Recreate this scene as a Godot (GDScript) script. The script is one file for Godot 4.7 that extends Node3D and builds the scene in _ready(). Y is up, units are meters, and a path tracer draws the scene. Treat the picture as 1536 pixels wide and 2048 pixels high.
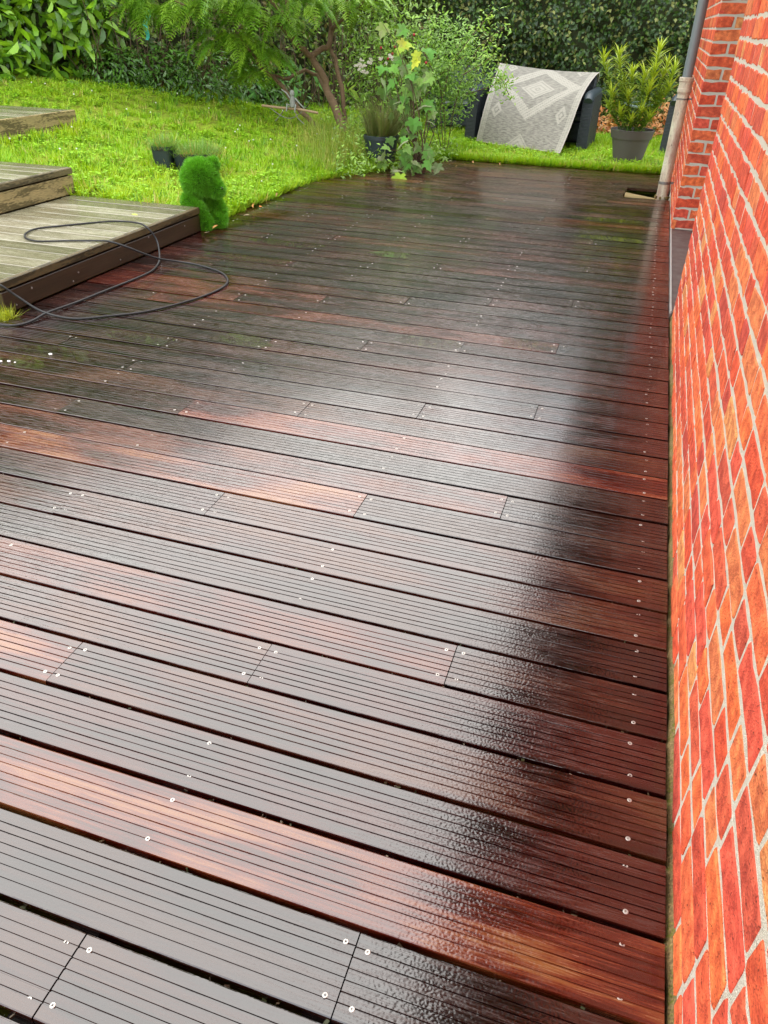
extends Node3D
# A rain-wet hardwood terrace beside a brick house, steps and lawn to the left, hedges behind.
# x runs along the boards towards the house, -z runs away along the wall, the deck's top is y = 0.

const EYE := Vector3(0.0, 1.315, 0.0)
const EYE_TURN := Vector3(-0.584104611, 0.299702973, 0.0259134136)
const FOCAL := 1484.144          # of the 1536 x 2048 photograph, in its pixels
var eye_basis := Basis.from_euler(EYE_TURN)
var rng := RandomNumberGenerator.new()
var used := {}
var M := {}

# ---------------------------------------------------------------- mesh building
class MB:
	var v := PackedVector3Array()
	var n := PackedVector3Array()
	var uv := PackedVector2Array()
	func tri(a: Vector3, b: Vector3, c: Vector3) -> void:   # counter-clockwise seen from outside
		var k := (b - a).cross(c - a).normalized()
		v.append(a); v.append(c); v.append(b)
		n.append(k); n.append(k); n.append(k)
	func tris(a: Vector3, b: Vector3, c: Vector3, na: Vector3, nb: Vector3, nc: Vector3) -> void:
		v.append(a); v.append(c); v.append(b)
		n.append(na); n.append(nc); n.append(nb)
	func quad(a: Vector3, b: Vector3, c: Vector3, d: Vector3) -> void:
		tri(a, b, c); tri(a, c, d)
	func quads(p: Array, q: Array) -> void:
		tris(p[0], p[1], p[2], q[0], q[1], q[2]); tris(p[0], p[2], p[3], q[0], q[2], q[3])
	func box(lo: Vector3, hi: Vector3, t := Transform3D(), bev := 0.0) -> void:
		# a box with chamfered edges: each face is drawn inset, chamfers join them
		var c := (lo + hi) * 0.5
		var h := (hi - lo) * 0.5
		var b := minf(bev, minf(h.x, minf(h.y, h.z)) * 0.9)
		var ax := [Vector3.RIGHT, Vector3.UP, Vector3.BACK]
		for i in 3:
			for s in [-1.0, 1.0]:
				var w: Vector3 = ax[i] * s
				var u: Vector3 = ax[(i + 1) % 3]
				var r: Vector3 = w.cross(u)
				var hu := absf(h.dot(u)) - b
				var hr := (h * r.abs()).length() - b
				var o := c + w * absf(h.dot(ax[i]))
				quad(t * (o - u * hu - r * hr), t * (o + u * hu - r * hr), t * (o + u * hu + r * hr), t * (o - u * hu + r * hr))
		if b <= 0.0: return
		for i in 3:
			var a: Vector3 = ax[i]
			var p: Vector3 = ax[(i + 1) % 3]
			var q: Vector3 = ax[(i + 2) % 3]
			var la := (h * a).length() - b
			var lp := (h * p).length()
			var lq := (h * q).length()
			for sp in [-1.0, 1.0]:
				for sq in [-1.0, 1.0]:
					var e1: Vector3 = c + p * sp * lp + q * sq * (lq - b)
					var e2: Vector3 = c + p * sp * (lp - b) + q * sq * lq
					var k := [e1 - a * la, e1 + a * la, e2 + a * la, e2 - a * la]
					if (k[1] - k[0]).cross(k[2] - k[0]).dot(p * sp + q * sq) < 0.0: k.reverse()
					quad(t * k[0], t * k[1], t * k[2], t * k[3])
		for sx in [-1.0, 1.0]:
			for sy in [-1.0, 1.0]:
				for sz in [-1.0, 1.0]:
					var k1 := c + Vector3(sx * h.x, sy * (h.y - b), sz * (h.z - b))
					var k2 := c + Vector3(sx * (h.x - b), sy * h.y, sz * (h.z - b))
					var k3 := c + Vector3(sx * (h.x - b), sy * (h.y - b), sz * h.z)
					if sx * sy * sz > 0: tri(t * k1, t * k2, t * k3)
					else: tri(t * k1, t * k3, t * k2)
	func tube(p: Array, r: Array, segs := 8, caps := true) -> void:
		var rings := []
		var dirs := []
		var up := Vector3.UP
		for i in p.size():
			var d: Vector3 = (p[mini(i + 1, p.size() - 1)] - p[maxi(i - 1, 0)]).normalized()
			if i == 0 and absf(d.dot(up)) > 0.9: up = Vector3.RIGHT
			var s := d.cross(up).normalized()
			up = s.cross(d).normalized()
			var ring := []
			var dr := []
			for k in segs:
				var a := TAU * k / segs
				var o := s * cos(a) + up * sin(a)
				dr.append(o)
				ring.append(p[i] + o * (r[i] if i < r.size() else r[-1]))
			rings.append(ring); dirs.append(dr)
		for i in p.size() - 1:
			for k in segs:
				var j := (k + 1) % segs
				quads([rings[i][k], rings[i + 1][k], rings[i + 1][j], rings[i][j]], [dirs[i][k], dirs[i + 1][k], dirs[i + 1][j], dirs[i][j]])
		if caps:
			for k in segs:
				var j := (k + 1) % segs
				tri(p[0], rings[0][k], rings[0][j])
				tri(p[-1], rings[-1][j], rings[-1][k])
	func lathe(prof: Array, segs := 24, t := Transform3D()) -> void:   # prof: Vector2(radius, height), running up the outside
		for i in prof.size() - 1:
			var a: Vector2 = prof[i]
			var b: Vector2 = prof[i + 1]
			var m := Vector2(b.y - a.y, a.x - b.x).normalized()
			for k in segs:
				var c0 := Vector3(cos(TAU * k / segs), 0, sin(TAU * k / segs))
				var c1 := Vector3(cos(TAU * (k + 1) / segs), 0, sin(TAU * (k + 1) / segs))
				var n0 := t.basis * (c0 * m.x + Vector3.UP * m.y)
				var n1 := t.basis * (c1 * m.x + Vector3.UP * m.y)
				var y0 := Vector3.UP * a.y
				var y1 := Vector3.UP * b.y
				if a.x > 1e-6: tris(t * (c0 * a.x + y0), t * (c1 * b.x + y1), t * (c1 * a.x + y0), n0, n1, n1)
				if b.x > 1e-6: tris(t * (c0 * a.x + y0), t * (c0 * b.x + y1), t * (c1 * b.x + y1), n0, n0, n1)
	func mesh() -> ArrayMesh:
		var a := []
		a.resize(Mesh.ARRAY_MAX)
		a[Mesh.ARRAY_VERTEX] = v
		a[Mesh.ARRAY_NORMAL] = n
		if uv.size() == v.size() and uv.size() > 0: a[Mesh.ARRAY_TEX_UV] = uv
		var m := ArrayMesh.new()
		m.add_surface_from_arrays(Mesh.PRIMITIVE_TRIANGLES, a)
		return m

# ---------------------------------------------------------------- nodes
func numbered(called: String) -> String:
	var k: int = used.get(called, -1) + 1
	used[called] = k
	return called if k == 0 else "%s_%03d" % [called, k]

func tag(o: Node, label: String, category := "", group := "", kind := "") -> Node:
	if label: o.set_meta("label", label)
	if category: o.set_meta("category", category)
	if group: o.set_meta("group", group)
	if kind: o.set_meta("kind", kind)
	return o

func thing(called: String, label: String, category: String, at := Vector3.ZERO, turn := 0.0, group := "") -> Node3D:
	var o := Node3D.new()
	o.name = numbered(called)
	add_child(o)
	o.position = at
	o.rotation.y = turn
	tag(o, label, category, group)
	return o

func part(called: String, mesh: Mesh, mat: Material, parent: Node = null, at := Transform3D()) -> MeshInstance3D:
	var o := MeshInstance3D.new()
	o.mesh = mesh
	o.material_override = mat
	o.transform = at
	if parent == null:
		o.name = numbered(called)
		add_child(o)
	else:
		o.name = called
		parent.add_child(o, true)
	return o

func many(called: String, mesh: Mesh, mat: Material, where: Array, tint: Array, parent: Node = null) -> MultiMeshInstance3D:
	var mm := MultiMesh.new()
	mm.transform_format = MultiMesh.TRANSFORM_3D
	mm.use_colors = true
	mm.mesh = mesh
	mm.instance_count = where.size()
	for i in where.size():
		mm.set_instance_transform(i, where[i])
		mm.set_instance_color(i, tint[i])
	var o := MultiMeshInstance3D.new()
	o.multimesh = mm
	o.material_override = mat
	o.set_meta("kind", "stuff")
	if parent == null:
		o.name = numbered(called)
		add_child(o)
	else:
		o.name = called
		parent.add_child(o, true)
	return o

func lin(r: float, g: float, b: float) -> Color:
	return Color(r, g, b).linear_to_srgb()

# a pixel of the photograph as a direction, and where it meets the level h
func ray(px: float, py: float) -> Vector3:
	return eye_basis * Vector3((px - 768.0) / FOCAL, -(py - 1024.0) / FOCAL, -1.0)
func on_level(px: float, py: float, h := 0.0) -> Vector3:
	var d := ray(px, py)
	return EYE + d * ((h - EYE.y) / d.y)
func on_depth(px: float, py: float, z: float) -> Vector3:
	var d := ray(px, py)
	return EYE + d * (z / d.z)
func in_view(p: Vector3, margin := 0.0) -> bool:
	var q := eye_basis.inverse() * (p - EYE)
	if q.z > -0.05: return false
	return absf(q.x / -q.z * FOCAL) < 768.0 + margin and absf(q.y / -q.z * FOCAL) < 1024.0 + margin

# ---------------------------------------------------------------- textures and materials
func noise_img(sd: int, freq: float, w: int, h: int, oct := 4, kind := FastNoiseLite.TYPE_SIMPLEX_SMOOTH) -> Image:
	var f := FastNoiseLite.new()
	f.seed = sd
	f.noise_type = kind
	f.frequency = freq
	f.fractal_octaves = oct
	var im := f.get_seamless_image(w, h)
	im.convert(Image.FORMAT_L8)
	return im

func stretched(im: Image, w: int, h: int) -> PackedByteArray:
	im.resize(w, h, Image.INTERPOLATE_CUBIC)
	return im.get_data()

func rgb_tex(w: int, h: int, d: PackedByteArray) -> ImageTexture:
	return ImageTexture.create_from_image(Image.create_from_data(w, h, false, Image.FORMAT_RGB8, d))
func grey_tex(w: int, h: int, d: PackedByteArray) -> ImageTexture:
	return ImageTexture.create_from_image(Image.create_from_data(w, h, false, Image.FORMAT_L8, d))

func mat(c: Color, rough: float, spec := 0.5) -> StandardMaterial3D:
	var m := StandardMaterial3D.new()
	m.albedo_color = c
	m.roughness = rough
	m.metallic_specular = spec
	return m

func leaf_mat(c: Color, through: Color, rough := 0.45) -> StandardMaterial3D:
	var m := mat(c, rough)
	m.vertex_color_use_as_albedo = true
	m.backlight_enabled = true
	m.backlight = through
	m.cull_mode = BaseMaterial3D.CULL_DISABLED
	return m

func make_materials() -> void:
	# wood: grain that runs along x, one tile is 2 m x 1 m
	var W := 1024
	var H := 1024
	var fib := stretched(noise_img(3, 0.09, 32, 1024, 3), W, H)
	var fine := stretched(noise_img(4, 0.35, 96, 1024, 2), W, H)
	var blot := stretched(noise_img(5, 0.02, 192, 384, 4), W, H)
	var speck := stretched(noise_img(6, 0.26, W, 512, 2), W, H)
	var alb := PackedByteArray(); alb.resize(W * H * 3)
	var rgh := PackedByteArray(); rgh.resize(W * H)
	var hgt := PackedByteArray(); hgt.resize(W * H)
	var gry := PackedByteArray(); gry.resize(W * H * 3)
	for i in W * H:
		var a := fib[i] / 255.0
		var b := fine[i] / 255.0
		var c := blot[i] / 255.0
		var s := speck[i] / 255.0
		var t := clampf(0.34 * a + 0.26 * b + 0.62 * c - 0.10 + 0.06 * (s - 0.5), 0.0, 1.0)
		t = smoothstep(0.16, 0.80, t)
		alb[i * 3] = int(255 * lerpf(0.36, 1.0, t))
		alb[i * 3 + 1] = int(255 * lerpf(0.22, 1.0, t * t))
		alb[i * 3 + 2] = int(255 * lerpf(0.26, 0.90, t * t))
		rgh[i] = int(255 * clampf(0.10 + 0.34 * c + 0.62 * smoothstep(0.25, 0.8, b) * (0.5 + 0.5 * a) + 0.10 * (s - 0.5), 0.05, 1.0))
		hgt[i] = int(255 * clampf(0.38 * s + 0.40 * b + 0.22 * a, 0.0, 1.0))
		var g := clampf(0.35 + 0.40 * a + 0.25 * b + 0.35 * (c - 0.5), 0.0, 1.0)
		gry[i * 3] = int(255 * lerpf(0.50, 1.0, g))
		gry[i * 3 + 1] = int(255 * lerpf(0.46, 1.0, g))
		gry[i * 3 + 2] = int(255 * lerpf(0.38, 0.98, g))
	var t_wood := rgb_tex(W, H, alb)
	var t_wrough := grey_tex(W, H, rgh)
	var t_wheight := grey_tex(W, H, hgt)
	var t_grey := rgb_tex(W, H, gry)
	M.deck = []
	M.deck_dry = []
	# oiled tropical wood, from near-black brown through wine red to orange brown
	var tones := [Vector3(.060, .0150, .0090), Vector3(.075, .0135, .0095), Vector3(.052, .0165, .0110), Vector3(.105, .0190, .0100), Vector3(.045, .0130, .0095), Vector3(.150, .0380, .0150), Vector3(.085, .0130, .0105), Vector3(.200, .0450, .0210), Vector3(.065, .0200, .0130), Vector3(.120, .0330, .0140), Vector3(.055, .0120, .0085), Vector3(.090, .0240, .0120), Vector3(.36, .125, .050), Vector3(.30, .070, .036)]
	for k in tones.size():
		var dim := 0.50 if k in [5, 7, 9, 12, 13] else 0.50
		var m := mat(lin(tones[k].x * dim, tones[k].y * dim * 1.05, tones[k].z * dim * 0.95), 0.38, 0.68)
		m.albedo_texture = t_wood
		m.roughness_texture = t_wrough
		m.heightmap_enabled = true
		m.heightmap_texture = t_wheight
		m.heightmap_scale = 0.095
		m.clearcoat_enabled = true
		m.clearcoat = 0.30
		m.clearcoat_roughness = 0.10
		m.uv1_triplanar = true
		m.uv1_world_triplanar = true
		m.uv1_scale = Vector3(0.5, 1.0, 1.0)
		m.uv1_offset = Vector3(0.137 * k, 0.31 * k, 0.473 * k)
		M.deck.append(m)
		var dry: StandardMaterial3D = m.duplicate()
		dry.albedo_color = lin(tones[k].x * dim * 1.05, tones[k].y * dim * 1.6, tones[k].z * dim * 1.0)
		dry.roughness = 0.58
		dry.metallic_specular = 0.55
		dry.clearcoat = 0.12
		M.deck_dry.append(dry)
	var grey := func(c: Color, rough: float, along_z: bool) -> StandardMaterial3D:
		var m := mat(c, rough, 0.5)
		m.albedo_texture = t_grey
		m.heightmap_enabled = true
		m.heightmap_texture = t_wheight
		m.heightmap_scale = 0.12
		m.uv1_triplanar = true
		m.uv1_world_triplanar = true
		m.uv1_scale = Vector3(0.5, 1.0, 1.0)
		if along_z: m.uv1_scale = Vector3(3.0, 1.3, 0.5)
		return m
	M.tread = [grey.call(lin(.34, .32, .235), 0.5, false), grey.call(lin(.40, .38, .29), 0.5, false), grey.call(lin(.21, .20, .13), 0.42, false), grey.call(lin(.27, .255, .175), 0.45, false)]
	for m in M.tread:
		m.roughness_texture = t_wrough
		m.metallic_specular = 0.68
	M.trim_old = grey.call(lin(.16, .125, .060), 0.55, true)
	M.fascia_dark = grey.call(lin(.060, .036, .018), 0.42, true)
	M.fascia_pale = grey.call(lin(.50, .42, .24), 0.8, true)
	M.trim_pale = grey.call(lin(.22, .19, .12), 0.7, true)
	M.joist = grey.call(lin(.55, .44, .22), 0.7, false)
	M.rod = grey.call(lin(.42, .30, .18), 0.7, false)
	var bl := noise_img(11, 0.012, 512, 512, 4).get_data()
	var bs := noise_img(12, 0.09, 512, 512, 3).get_data()
	var bp := noise_img(13, 0.055, 512, 512, 2, FastNoiseLite.TYPE_CELLULAR).get_data()
	var ba := PackedByteArray(); ba.resize(512 * 512 * 3)
	var bh := PackedByteArray(); bh.resize(512 * 512)
	for i in 512 * 512:
		var c := bl[i] / 255.0
		var s := bs[i] / 255.0
		var p := bp[i] / 255.0
		var pit := smoothstep(0.62, 0.80, s) * smoothstep(0.35, 0.7, p)
		var t := clampf(0.66 + 0.95 * (c - 0.5) + 0.5 * (s - 0.5), 0.0, 1.0)
		ba[i * 3] = int(255 * lerpf(0.66, 1.0, t) * (1.0 - 0.72 * pit))
		ba[i * 3 + 1] = int(255 * lerpf(0.50, 1.0, t) * (1.0 - 0.72 * pit))
		ba[i * 3 + 2] = int(255 * lerpf(0.52, 1.0, t) * (1.0 - 0.70 * pit))
		bh[i] = int(255 * clampf(0.62 + 0.30 * (c - 0.5) + 0.40 * (s - 0.5) - 0.5 * pit, 0.0, 1.0))
	# greenish black mould and algae on old softwood, in patches with ragged edges
	var mm := stretched(noise_img(21, 0.02, 160, 512, 5), 512, 512)
	var mw := PackedByteArray(); mw.resize(512 * 512 * 3)
	for i in 512 * 512:
		var k := smoothstep(0.46, 0.70, mm[i] / 255.0 + 0.55 * (bs[i] / 255.0 - 0.5))
		var g := 0.80 + 0.5 * (fine[(i % 512) * 2 + (i / 512) * 2048] / 255.0 - 0.5)
		mw[i * 3] = int(255 * clampf(lerpf(0.98, 0.62, k) * g, 0, 1))
		mw[i * 3 + 1] = int(255 * clampf(lerpf(0.95, 0.60, k) * g, 0, 1))
		mw[i * 3 + 2] = int(255 * clampf(lerpf(0.83, 0.47, k) * g, 0, 1))
	var t_mould := rgb_tex(512, 512, mw)
	for m in [M.fascia_pale, M.trim_pale, M.trim_old]:
		m.albedo_texture = t_mould
		m.uv1_scale = Vector3(1.0, 1.6, 0.45)
	var t_brick := rgb_tex(512, 512, ba)
	var t_bheight := grey_tex(512, 512, bh)
	M.brick_tones = [Vector3(.62, .115, .045), Vector3(.66, .150, .055), Vector3(.52, .080, .040), Vector3(.60, .095, .055), Vector3(.68, .200, .070), Vector3(.62, .270, .095), Vector3(.46, .070, .045), Vector3(.56, .105, .050), Vector3(.70, .165, .050), Vector3(.50, .090, .050), Vector3(.60, .190, .070), Vector3(.58, .085, .035)]
	M.brick = []
	for k in M.brick_tones.size() + 1:
		var c: Vector3 = M.brick_tones[k] if k < M.brick_tones.size() else Vector3.ONE
		var m := mat(lin(minf(1.0, c.x * 1.32), c.y * 1.24, c.z * 1.2) if k < 12 else Color.WHITE, 0.78, 0.4)
		m.albedo_texture = t_brick
		m.heightmap_enabled = true
		m.heightmap_texture = t_bheight
		m.heightmap_scale = 0.8
		m.uv1_triplanar = true
		m.uv1_world_triplanar = true
		m.uv1_scale = Vector3(3.1, 3.1, 3.1)
		m.uv1_offset = Vector3(0.21 * k, 0.37 * k, 0.11 * k)
		if k == M.brick_tones.size(): m.vertex_color_use_as_albedo = true
		M.brick.append(m)
	var mo := mat(lin(.66, .60, .51), 0.95, 0.3)
	mo.heightmap_enabled = true
	mo.heightmap_texture = t_bheight
	mo.heightmap_scale = 1.2
	mo.uv1_triplanar = true
	mo.uv1_world_triplanar = true
	mo.uv1_scale = Vector3(7, 7, 7)
	M.mortar = mo
	# sandy mortar foot with moss
	var sa := PackedByteArray(); sa.resize(512 * 512 * 3)
	for i in 512 * 512:
		var moss := smoothstep(0.56, 0.70, bl[i] / 255.0) * smoothstep(0.30, 0.6, bs[i] / 255.0)
		var g := 0.70 + 0.55 * (bs[i] / 255.0 - 0.5)
		sa[i * 3] = int(255 * clampf(lerpf(0.66 * g, 0.42 * g, moss), 0, 1))
		sa[i * 3 + 1] = int(255 * clampf(lerpf(0.56 * g, 0.46 * g, moss), 0, 1))
		sa[i * 3 + 2] = int(255 * clampf(lerpf(0.38 * g, 0.12 * g, moss), 0, 1))
	var fm := mat(Color.WHITE, 0.95, 0.3)
	fm.albedo_texture = rgb_tex(512, 512, sa)
	fm.heightmap_enabled = true
	fm.heightmap_texture = t_bheight
	fm.heightmap_scale = 0.9
	fm.uv1_triplanar = true
	fm.uv1_world_triplanar = true
	fm.uv1_scale = Vector3(3.2, 3.2, 3.2)
	M.foot = fm
	var sl := mat(lin(.10, .085, .080), 0.45)
	sl.albedo_texture = t_brick
	sl.uv1_triplanar = true
	sl.uv1_world_triplanar = true
	sl.uv1_scale = Vector3(1.4, 1.4, 1.4)
	M.slate = sl
	M.alu = mat(lin(.62, .63, .62), 0.35); M.alu.metallic = 0.6
	M.steel = mat(lin(.48, .46, .43), 0.42); M.steel.metallic = 0.8
	M.steel_dark = mat(lin(.20, .19, .18), 0.5); M.steel_dark.metallic = 0.6
	M.black_gap = mat(lin(.012, .011, .010), 0.95)
	var so := mat(lin(.035, .024, .015), 0.95)
	so.albedo_texture = t_brick
	so.uv1_triplanar = true
	so.uv1_world_triplanar = true
	M.soil = so
	M.frame = mat(lin(.05, .055, .06), 0.45)
	var gl := mat(Color(0.75, 0.85, 0.85, 0.12), 0.02)
	gl.transparency = BaseMaterial3D.TRANSPARENCY_ALPHA
	M.glass = gl
	var wa := mat(Color(0.55, 0.5, 0.35, 0.03), 0.02)
	wa.transparency = BaseMaterial3D.TRANSPARENCY_ALPHA
	M.water = wa
	M.room = mat(lin(.18, .17, .16), 0.9)
	var pv := mat(lin(.62, .62, .46), 0.5)
	pv.albedo_texture = t_brick
	pv.uv1_triplanar = true
	pv.uv1_scale = Vector3(2.0, 0.5, 2.0)
	M.pipe_cream = pv
	M.pipe_grey = mat(lin(.16, .19, .20), 0.42)
	M.soffit = mat(lin(.30, .28, .26), 0.7)
	M.rubber = mat(lin(.010, .010, .011), 0.6)
	M.eye = mat(lin(.006, .006, .006), 0.2)
	M.tile = mat(lin(.16, .06, .04), 0.8)
	# lawn sheet under the blades
	var lw := mat(lin(.27, .42, .012), 0.95)
	lw.albedo_texture = t_brick
	lw.uv1_triplanar = true
	lw.uv1_world_triplanar = true
	lw.uv1_scale = Vector3(1.7, 1.7, 1.7)
	M.lawn = lw
	M.blade = leaf_mat(Color.WHITE, lin(.55, .55, .30), 0.5)
	M.leaf = leaf_mat(Color.WHITE, lin(.50, .50, .30), 0.38)
	M.gloss_leaf = leaf_mat(Color.WHITE, lin(.30, .30, .15), 0.30)
	M.petal = leaf_mat(Color.WHITE, lin(.4, .4, .4), 0.6)
	M.bark = mat(lin(.24, .16, .095), 0.9)
	M.bark.albedo_texture = t_grey
	M.bark.heightmap_enabled = true
	M.bark.heightmap_texture = t_wheight
	M.bark.heightmap_scale = 0.8
	M.bark.uv1_triplanar = true
	M.bark.uv1_scale = Vector3(3, 0.8, 3)
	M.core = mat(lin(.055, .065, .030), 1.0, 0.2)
	M.twig = mat(lin(.10, .065, .035), 0.9)
	M.pot_black = mat(lin(.020, .030, .036), 0.4)
	M.pot_taupe = mat(lin(.085, .076, .070), 0.6)
	M.teal = mat(lin(.05, .36, .28), 0.8)
	M.tie = mat(lin(.42, .58, .62), 0.7)
	M.stone_grey = mat(lin(.22, .23, .20), 0.8)
	# woven plastic rattan
	var wv := PackedByteArray(); wv.resize(128 * 128)
	for y in 128:
		for x in 128:
			var cx := x / 16
			var cy := y / 16
			var fx := (x % 16) / 15.0
			var fy := (y % 16) / 15.0
			var over := (cx + cy) % 2 == 0
			var q := sin(PI * (fx if over else fy)) * 0.55 + 0.45 * sin(PI * (fy if over else fx))
			wv[y * 128 + x] = int(255 * clampf(q, 0, 1))
	var rt := mat(lin(.022, .029, .036), 0.5)
	rt.heightmap_enabled = true
	rt.heightmap_texture = grey_tex(128, 128, wv)
	rt.heightmap_scale = 0.6
	rt.uv1_triplanar = true
	rt.uv1_scale = Vector3(8, 8, 8)
	M.rattan = rt
	M.rattan_rim = mat(lin(.036, .050, .060), 0.4)
	M.rug = mat(Color.WHITE, 0.95, 0.2)
	M.rug.albedo_texture = rug_print()
	M.rug_back = mat(lin(.42, .38, .34), 0.95)

func rug_print() -> ImageTexture:
	# flat-woven pattern: grey-beige ground with picks, a large lozenge with a stepped zigzag round it, corner lozenges, a striped border
	var w := 320
	var h := 420
	var d := PackedByteArray(); d.resize(w * h * 3)
	var nz := FastNoiseLite.new()
	nz.seed = 77
	nz.frequency = 0.05
	for y in h:
		for x in w:
			var u := (x + 0.5) / w * 2.0 - 1.0
			var v := (y + 0.5) / h * 2.0 - 1.0
			var pick := 0.5 + 0.5 * nz.get_noise_2d(x * 0.8, y * 9.0)
			var ground := lerpf(0.50, 0.68, smoothstep(0.28, 0.60, pick))
			if (x / 2 + y / 2) % 2 == 0: ground *= 0.88
			var light := 0.0
			var vv := v + 0.12
			var l1 := absf(u) * 1.0 + absf(vv) * 1.35
			var step := floorf(l1 * 14.0) / 14.0
			if l1 < 0.36: light = 0.85 if int(floorf(l1 * 26.0)) % 3 != 1 else 0.35
			if step > 0.62 and step < 0.86: light = 0.9 if (int(x / 5) + int(y / 5)) % 3 != 0 else 0.4
			var v2 := absf(absf(vv) - 1.15)
			var l3 := absf(u) * 1.0 + v2 * 1.35
			if l3 < 0.34: light = 0.8 if int(floorf(l3 * 26.0)) % 3 != 1 else 0.3
			var l2 := absf(absf(u) - 0.72) * 2.1 + absf(absf(vv) - 0.55) * 1.7
			if l2 < 0.26 and l2 > 0.14: light = maxf(light, 0.75)
			if l2 < 0.07: light = maxf(light, 0.7)
			if absf(u) > 0.88: light = 0.72 if int(floorf(absf(u) * 60.0)) % 3 != 0 else 0.45
			var g := lerpf(ground, 0.74, light * (0.75 + 0.25 * pick))
			d[(y * w + x) * 3] = int(255 * clampf(g * 0.90, 0, 1))
			d[(y * w + x) * 3 + 1] = int(255 * clampf(g * 0.88, 0, 1))
			d[(y * w + x) * 3 + 2] = int(255 * clampf(g * 0.82, 0, 1))
	return rgb_tex(w, h, d)

# ---------------------------------------------------------------- the layout of the deck
const ROW_MIN := -9
const ROW_MAX := 52
func row_edge(k: float) -> float:      # z of the gap in front of row k; the far boards are a little wider
	var b := k
	if k > 29.0: b = k + 0.0047 * (k - 29.0) * (k - 29.0)
	return (-0.11406728 * b - 0.59893052) * 1.315
func drift(k: float) -> float:
	return -0.0009 * k
func deck_left(z: float) -> float:
	if z > -7.2: return -3.06
	return lerpf(-3.06, -2.25, clampf((-7.2 - z) / 1.9, 0.0, 1.0))
const JOISTS := [0.215, -0.220, -0.665, -1.115, -1.565, -2.020, -2.480, -2.930]
func joints_of(k: int) -> Array:
	match posmod(k, 5):
		0: return [-1.565]
		1: return [-1.115]
		2: return [-0.665] if k != 12 else [-0.665, -2.020]
		3: return [-0.220, -2.480]
	return [-2.020]

func lawn_y(x: float, z: float) -> float:
	var y := 0.0
	var l := deck_left(z)
	if z < -9.2:
		var d := maxf(0.0, -2.9 - x)
		return 0.012 + 0.03 * sin(x * 1.3) * sin(z * 1.1) * 0.3 + 0.16 * d * smoothstep(0.0, 0.8, d)
	var e := l - x
	if e < 0.0: return -0.16
	y = 0.055 * smoothstep(0.0, 0.28, e) + 0.16 * maxf(0.0, e - 0.12) - 0.01
	y += 0.012 * sin(x * 5.1 + z * 2.3) + 0.01 * sin(z * 7.7 - x * 3.0)
	return y

func on_step(x: float, z: float, grow := 0.0) -> float:   # top of the step that covers this spot, or -1
	if x > -5.28 and x < -4.09 + grow and z > -5.06 - grow and z < -2.4: return 0.348
	if x >= -4.09 and x < -3.0 + grow and z > -5.0 - grow and z < -3.0 + grow: return 0.165
	if x > -6.4 and x < -5.28 + grow and z > -6.74 - grow and z < -3.2: return 0.545
	return -1.0

func _ready() -> void:
	rng.seed = 20240607
	# camera
	var cam := Camera3D.new()
	cam.name = "camera"
	cam.keep_aspect = Camera3D.KEEP_HEIGHT
	cam.fov = rad_to_deg(2.0 * atan(1024.0 / FOCAL))
	cam.near = 0.05
	cam.far = 200.0
	cam.position = EYE
	cam.basis = eye_basis
	add_child(cam)
	cam.current = true
	# sky: bright thin overcast
	var env := Environment.new()
	env.background_mode = Environment.BG_SKY
	var sm := ProceduralSkyMaterial.new()
	sm.sky_top_color = Color(0.93, 0.95, 0.98)
	sm.sky_horizon_color = Color(0.97, 0.97, 0.96)
	sm.sky_curve = 0.3
	sm.ground_bottom_color = Color(0.25, 0.27, 0.2)
	sm.ground_horizon_color = Color(0.6, 0.62, 0.58)
	sm.sun_angle_max = 1.0
	var sky := Sky.new()
	sky.sky_material = sm
	env.sky = sky
	env.background_energy_multiplier = 1.0
	env.tonemap_mode = Environment.TONE_MAPPER_LINEAR
	env.tonemap_exposure = 3.5
	env.sdfgi_enabled = true
	env.ssao_enabled = true
	env.ssil_enabled = true
	var we := WorldEnvironment.new()
	we.name = "world_environment"
	we.environment = env
	add_child(we)
	# sun behind thin cloud, ahead and to the left
	var sun := DirectionalLight3D.new()
	sun.name = "sun"
	sun.light_color = Color(1.0, 0.95, 0.86)
	sun.light_energy = 0.30
	sun.light_angular_distance = 90.0
	sun.shadow_enabled = true
	sun.sky_mode = DirectionalLight3D.SKY_MODE_LIGHT_ONLY
	add_child(sun)
	sun.look_at_from_position(Vector3.ZERO, -Vector3(-0.62, 0.95, -0.42), Vector3.UP)
	make_materials()
	build_ground()
	build_house()
	build_deck()
	build_steps()
	build_hedges()
	build_tree()
	build_border_plants()
	build_furniture()
	build_lily_pot()
	build_downpipe()
	build_bear()
	build_planters()
	build_cable()
	build_ornament()
	build_small_things()

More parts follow.
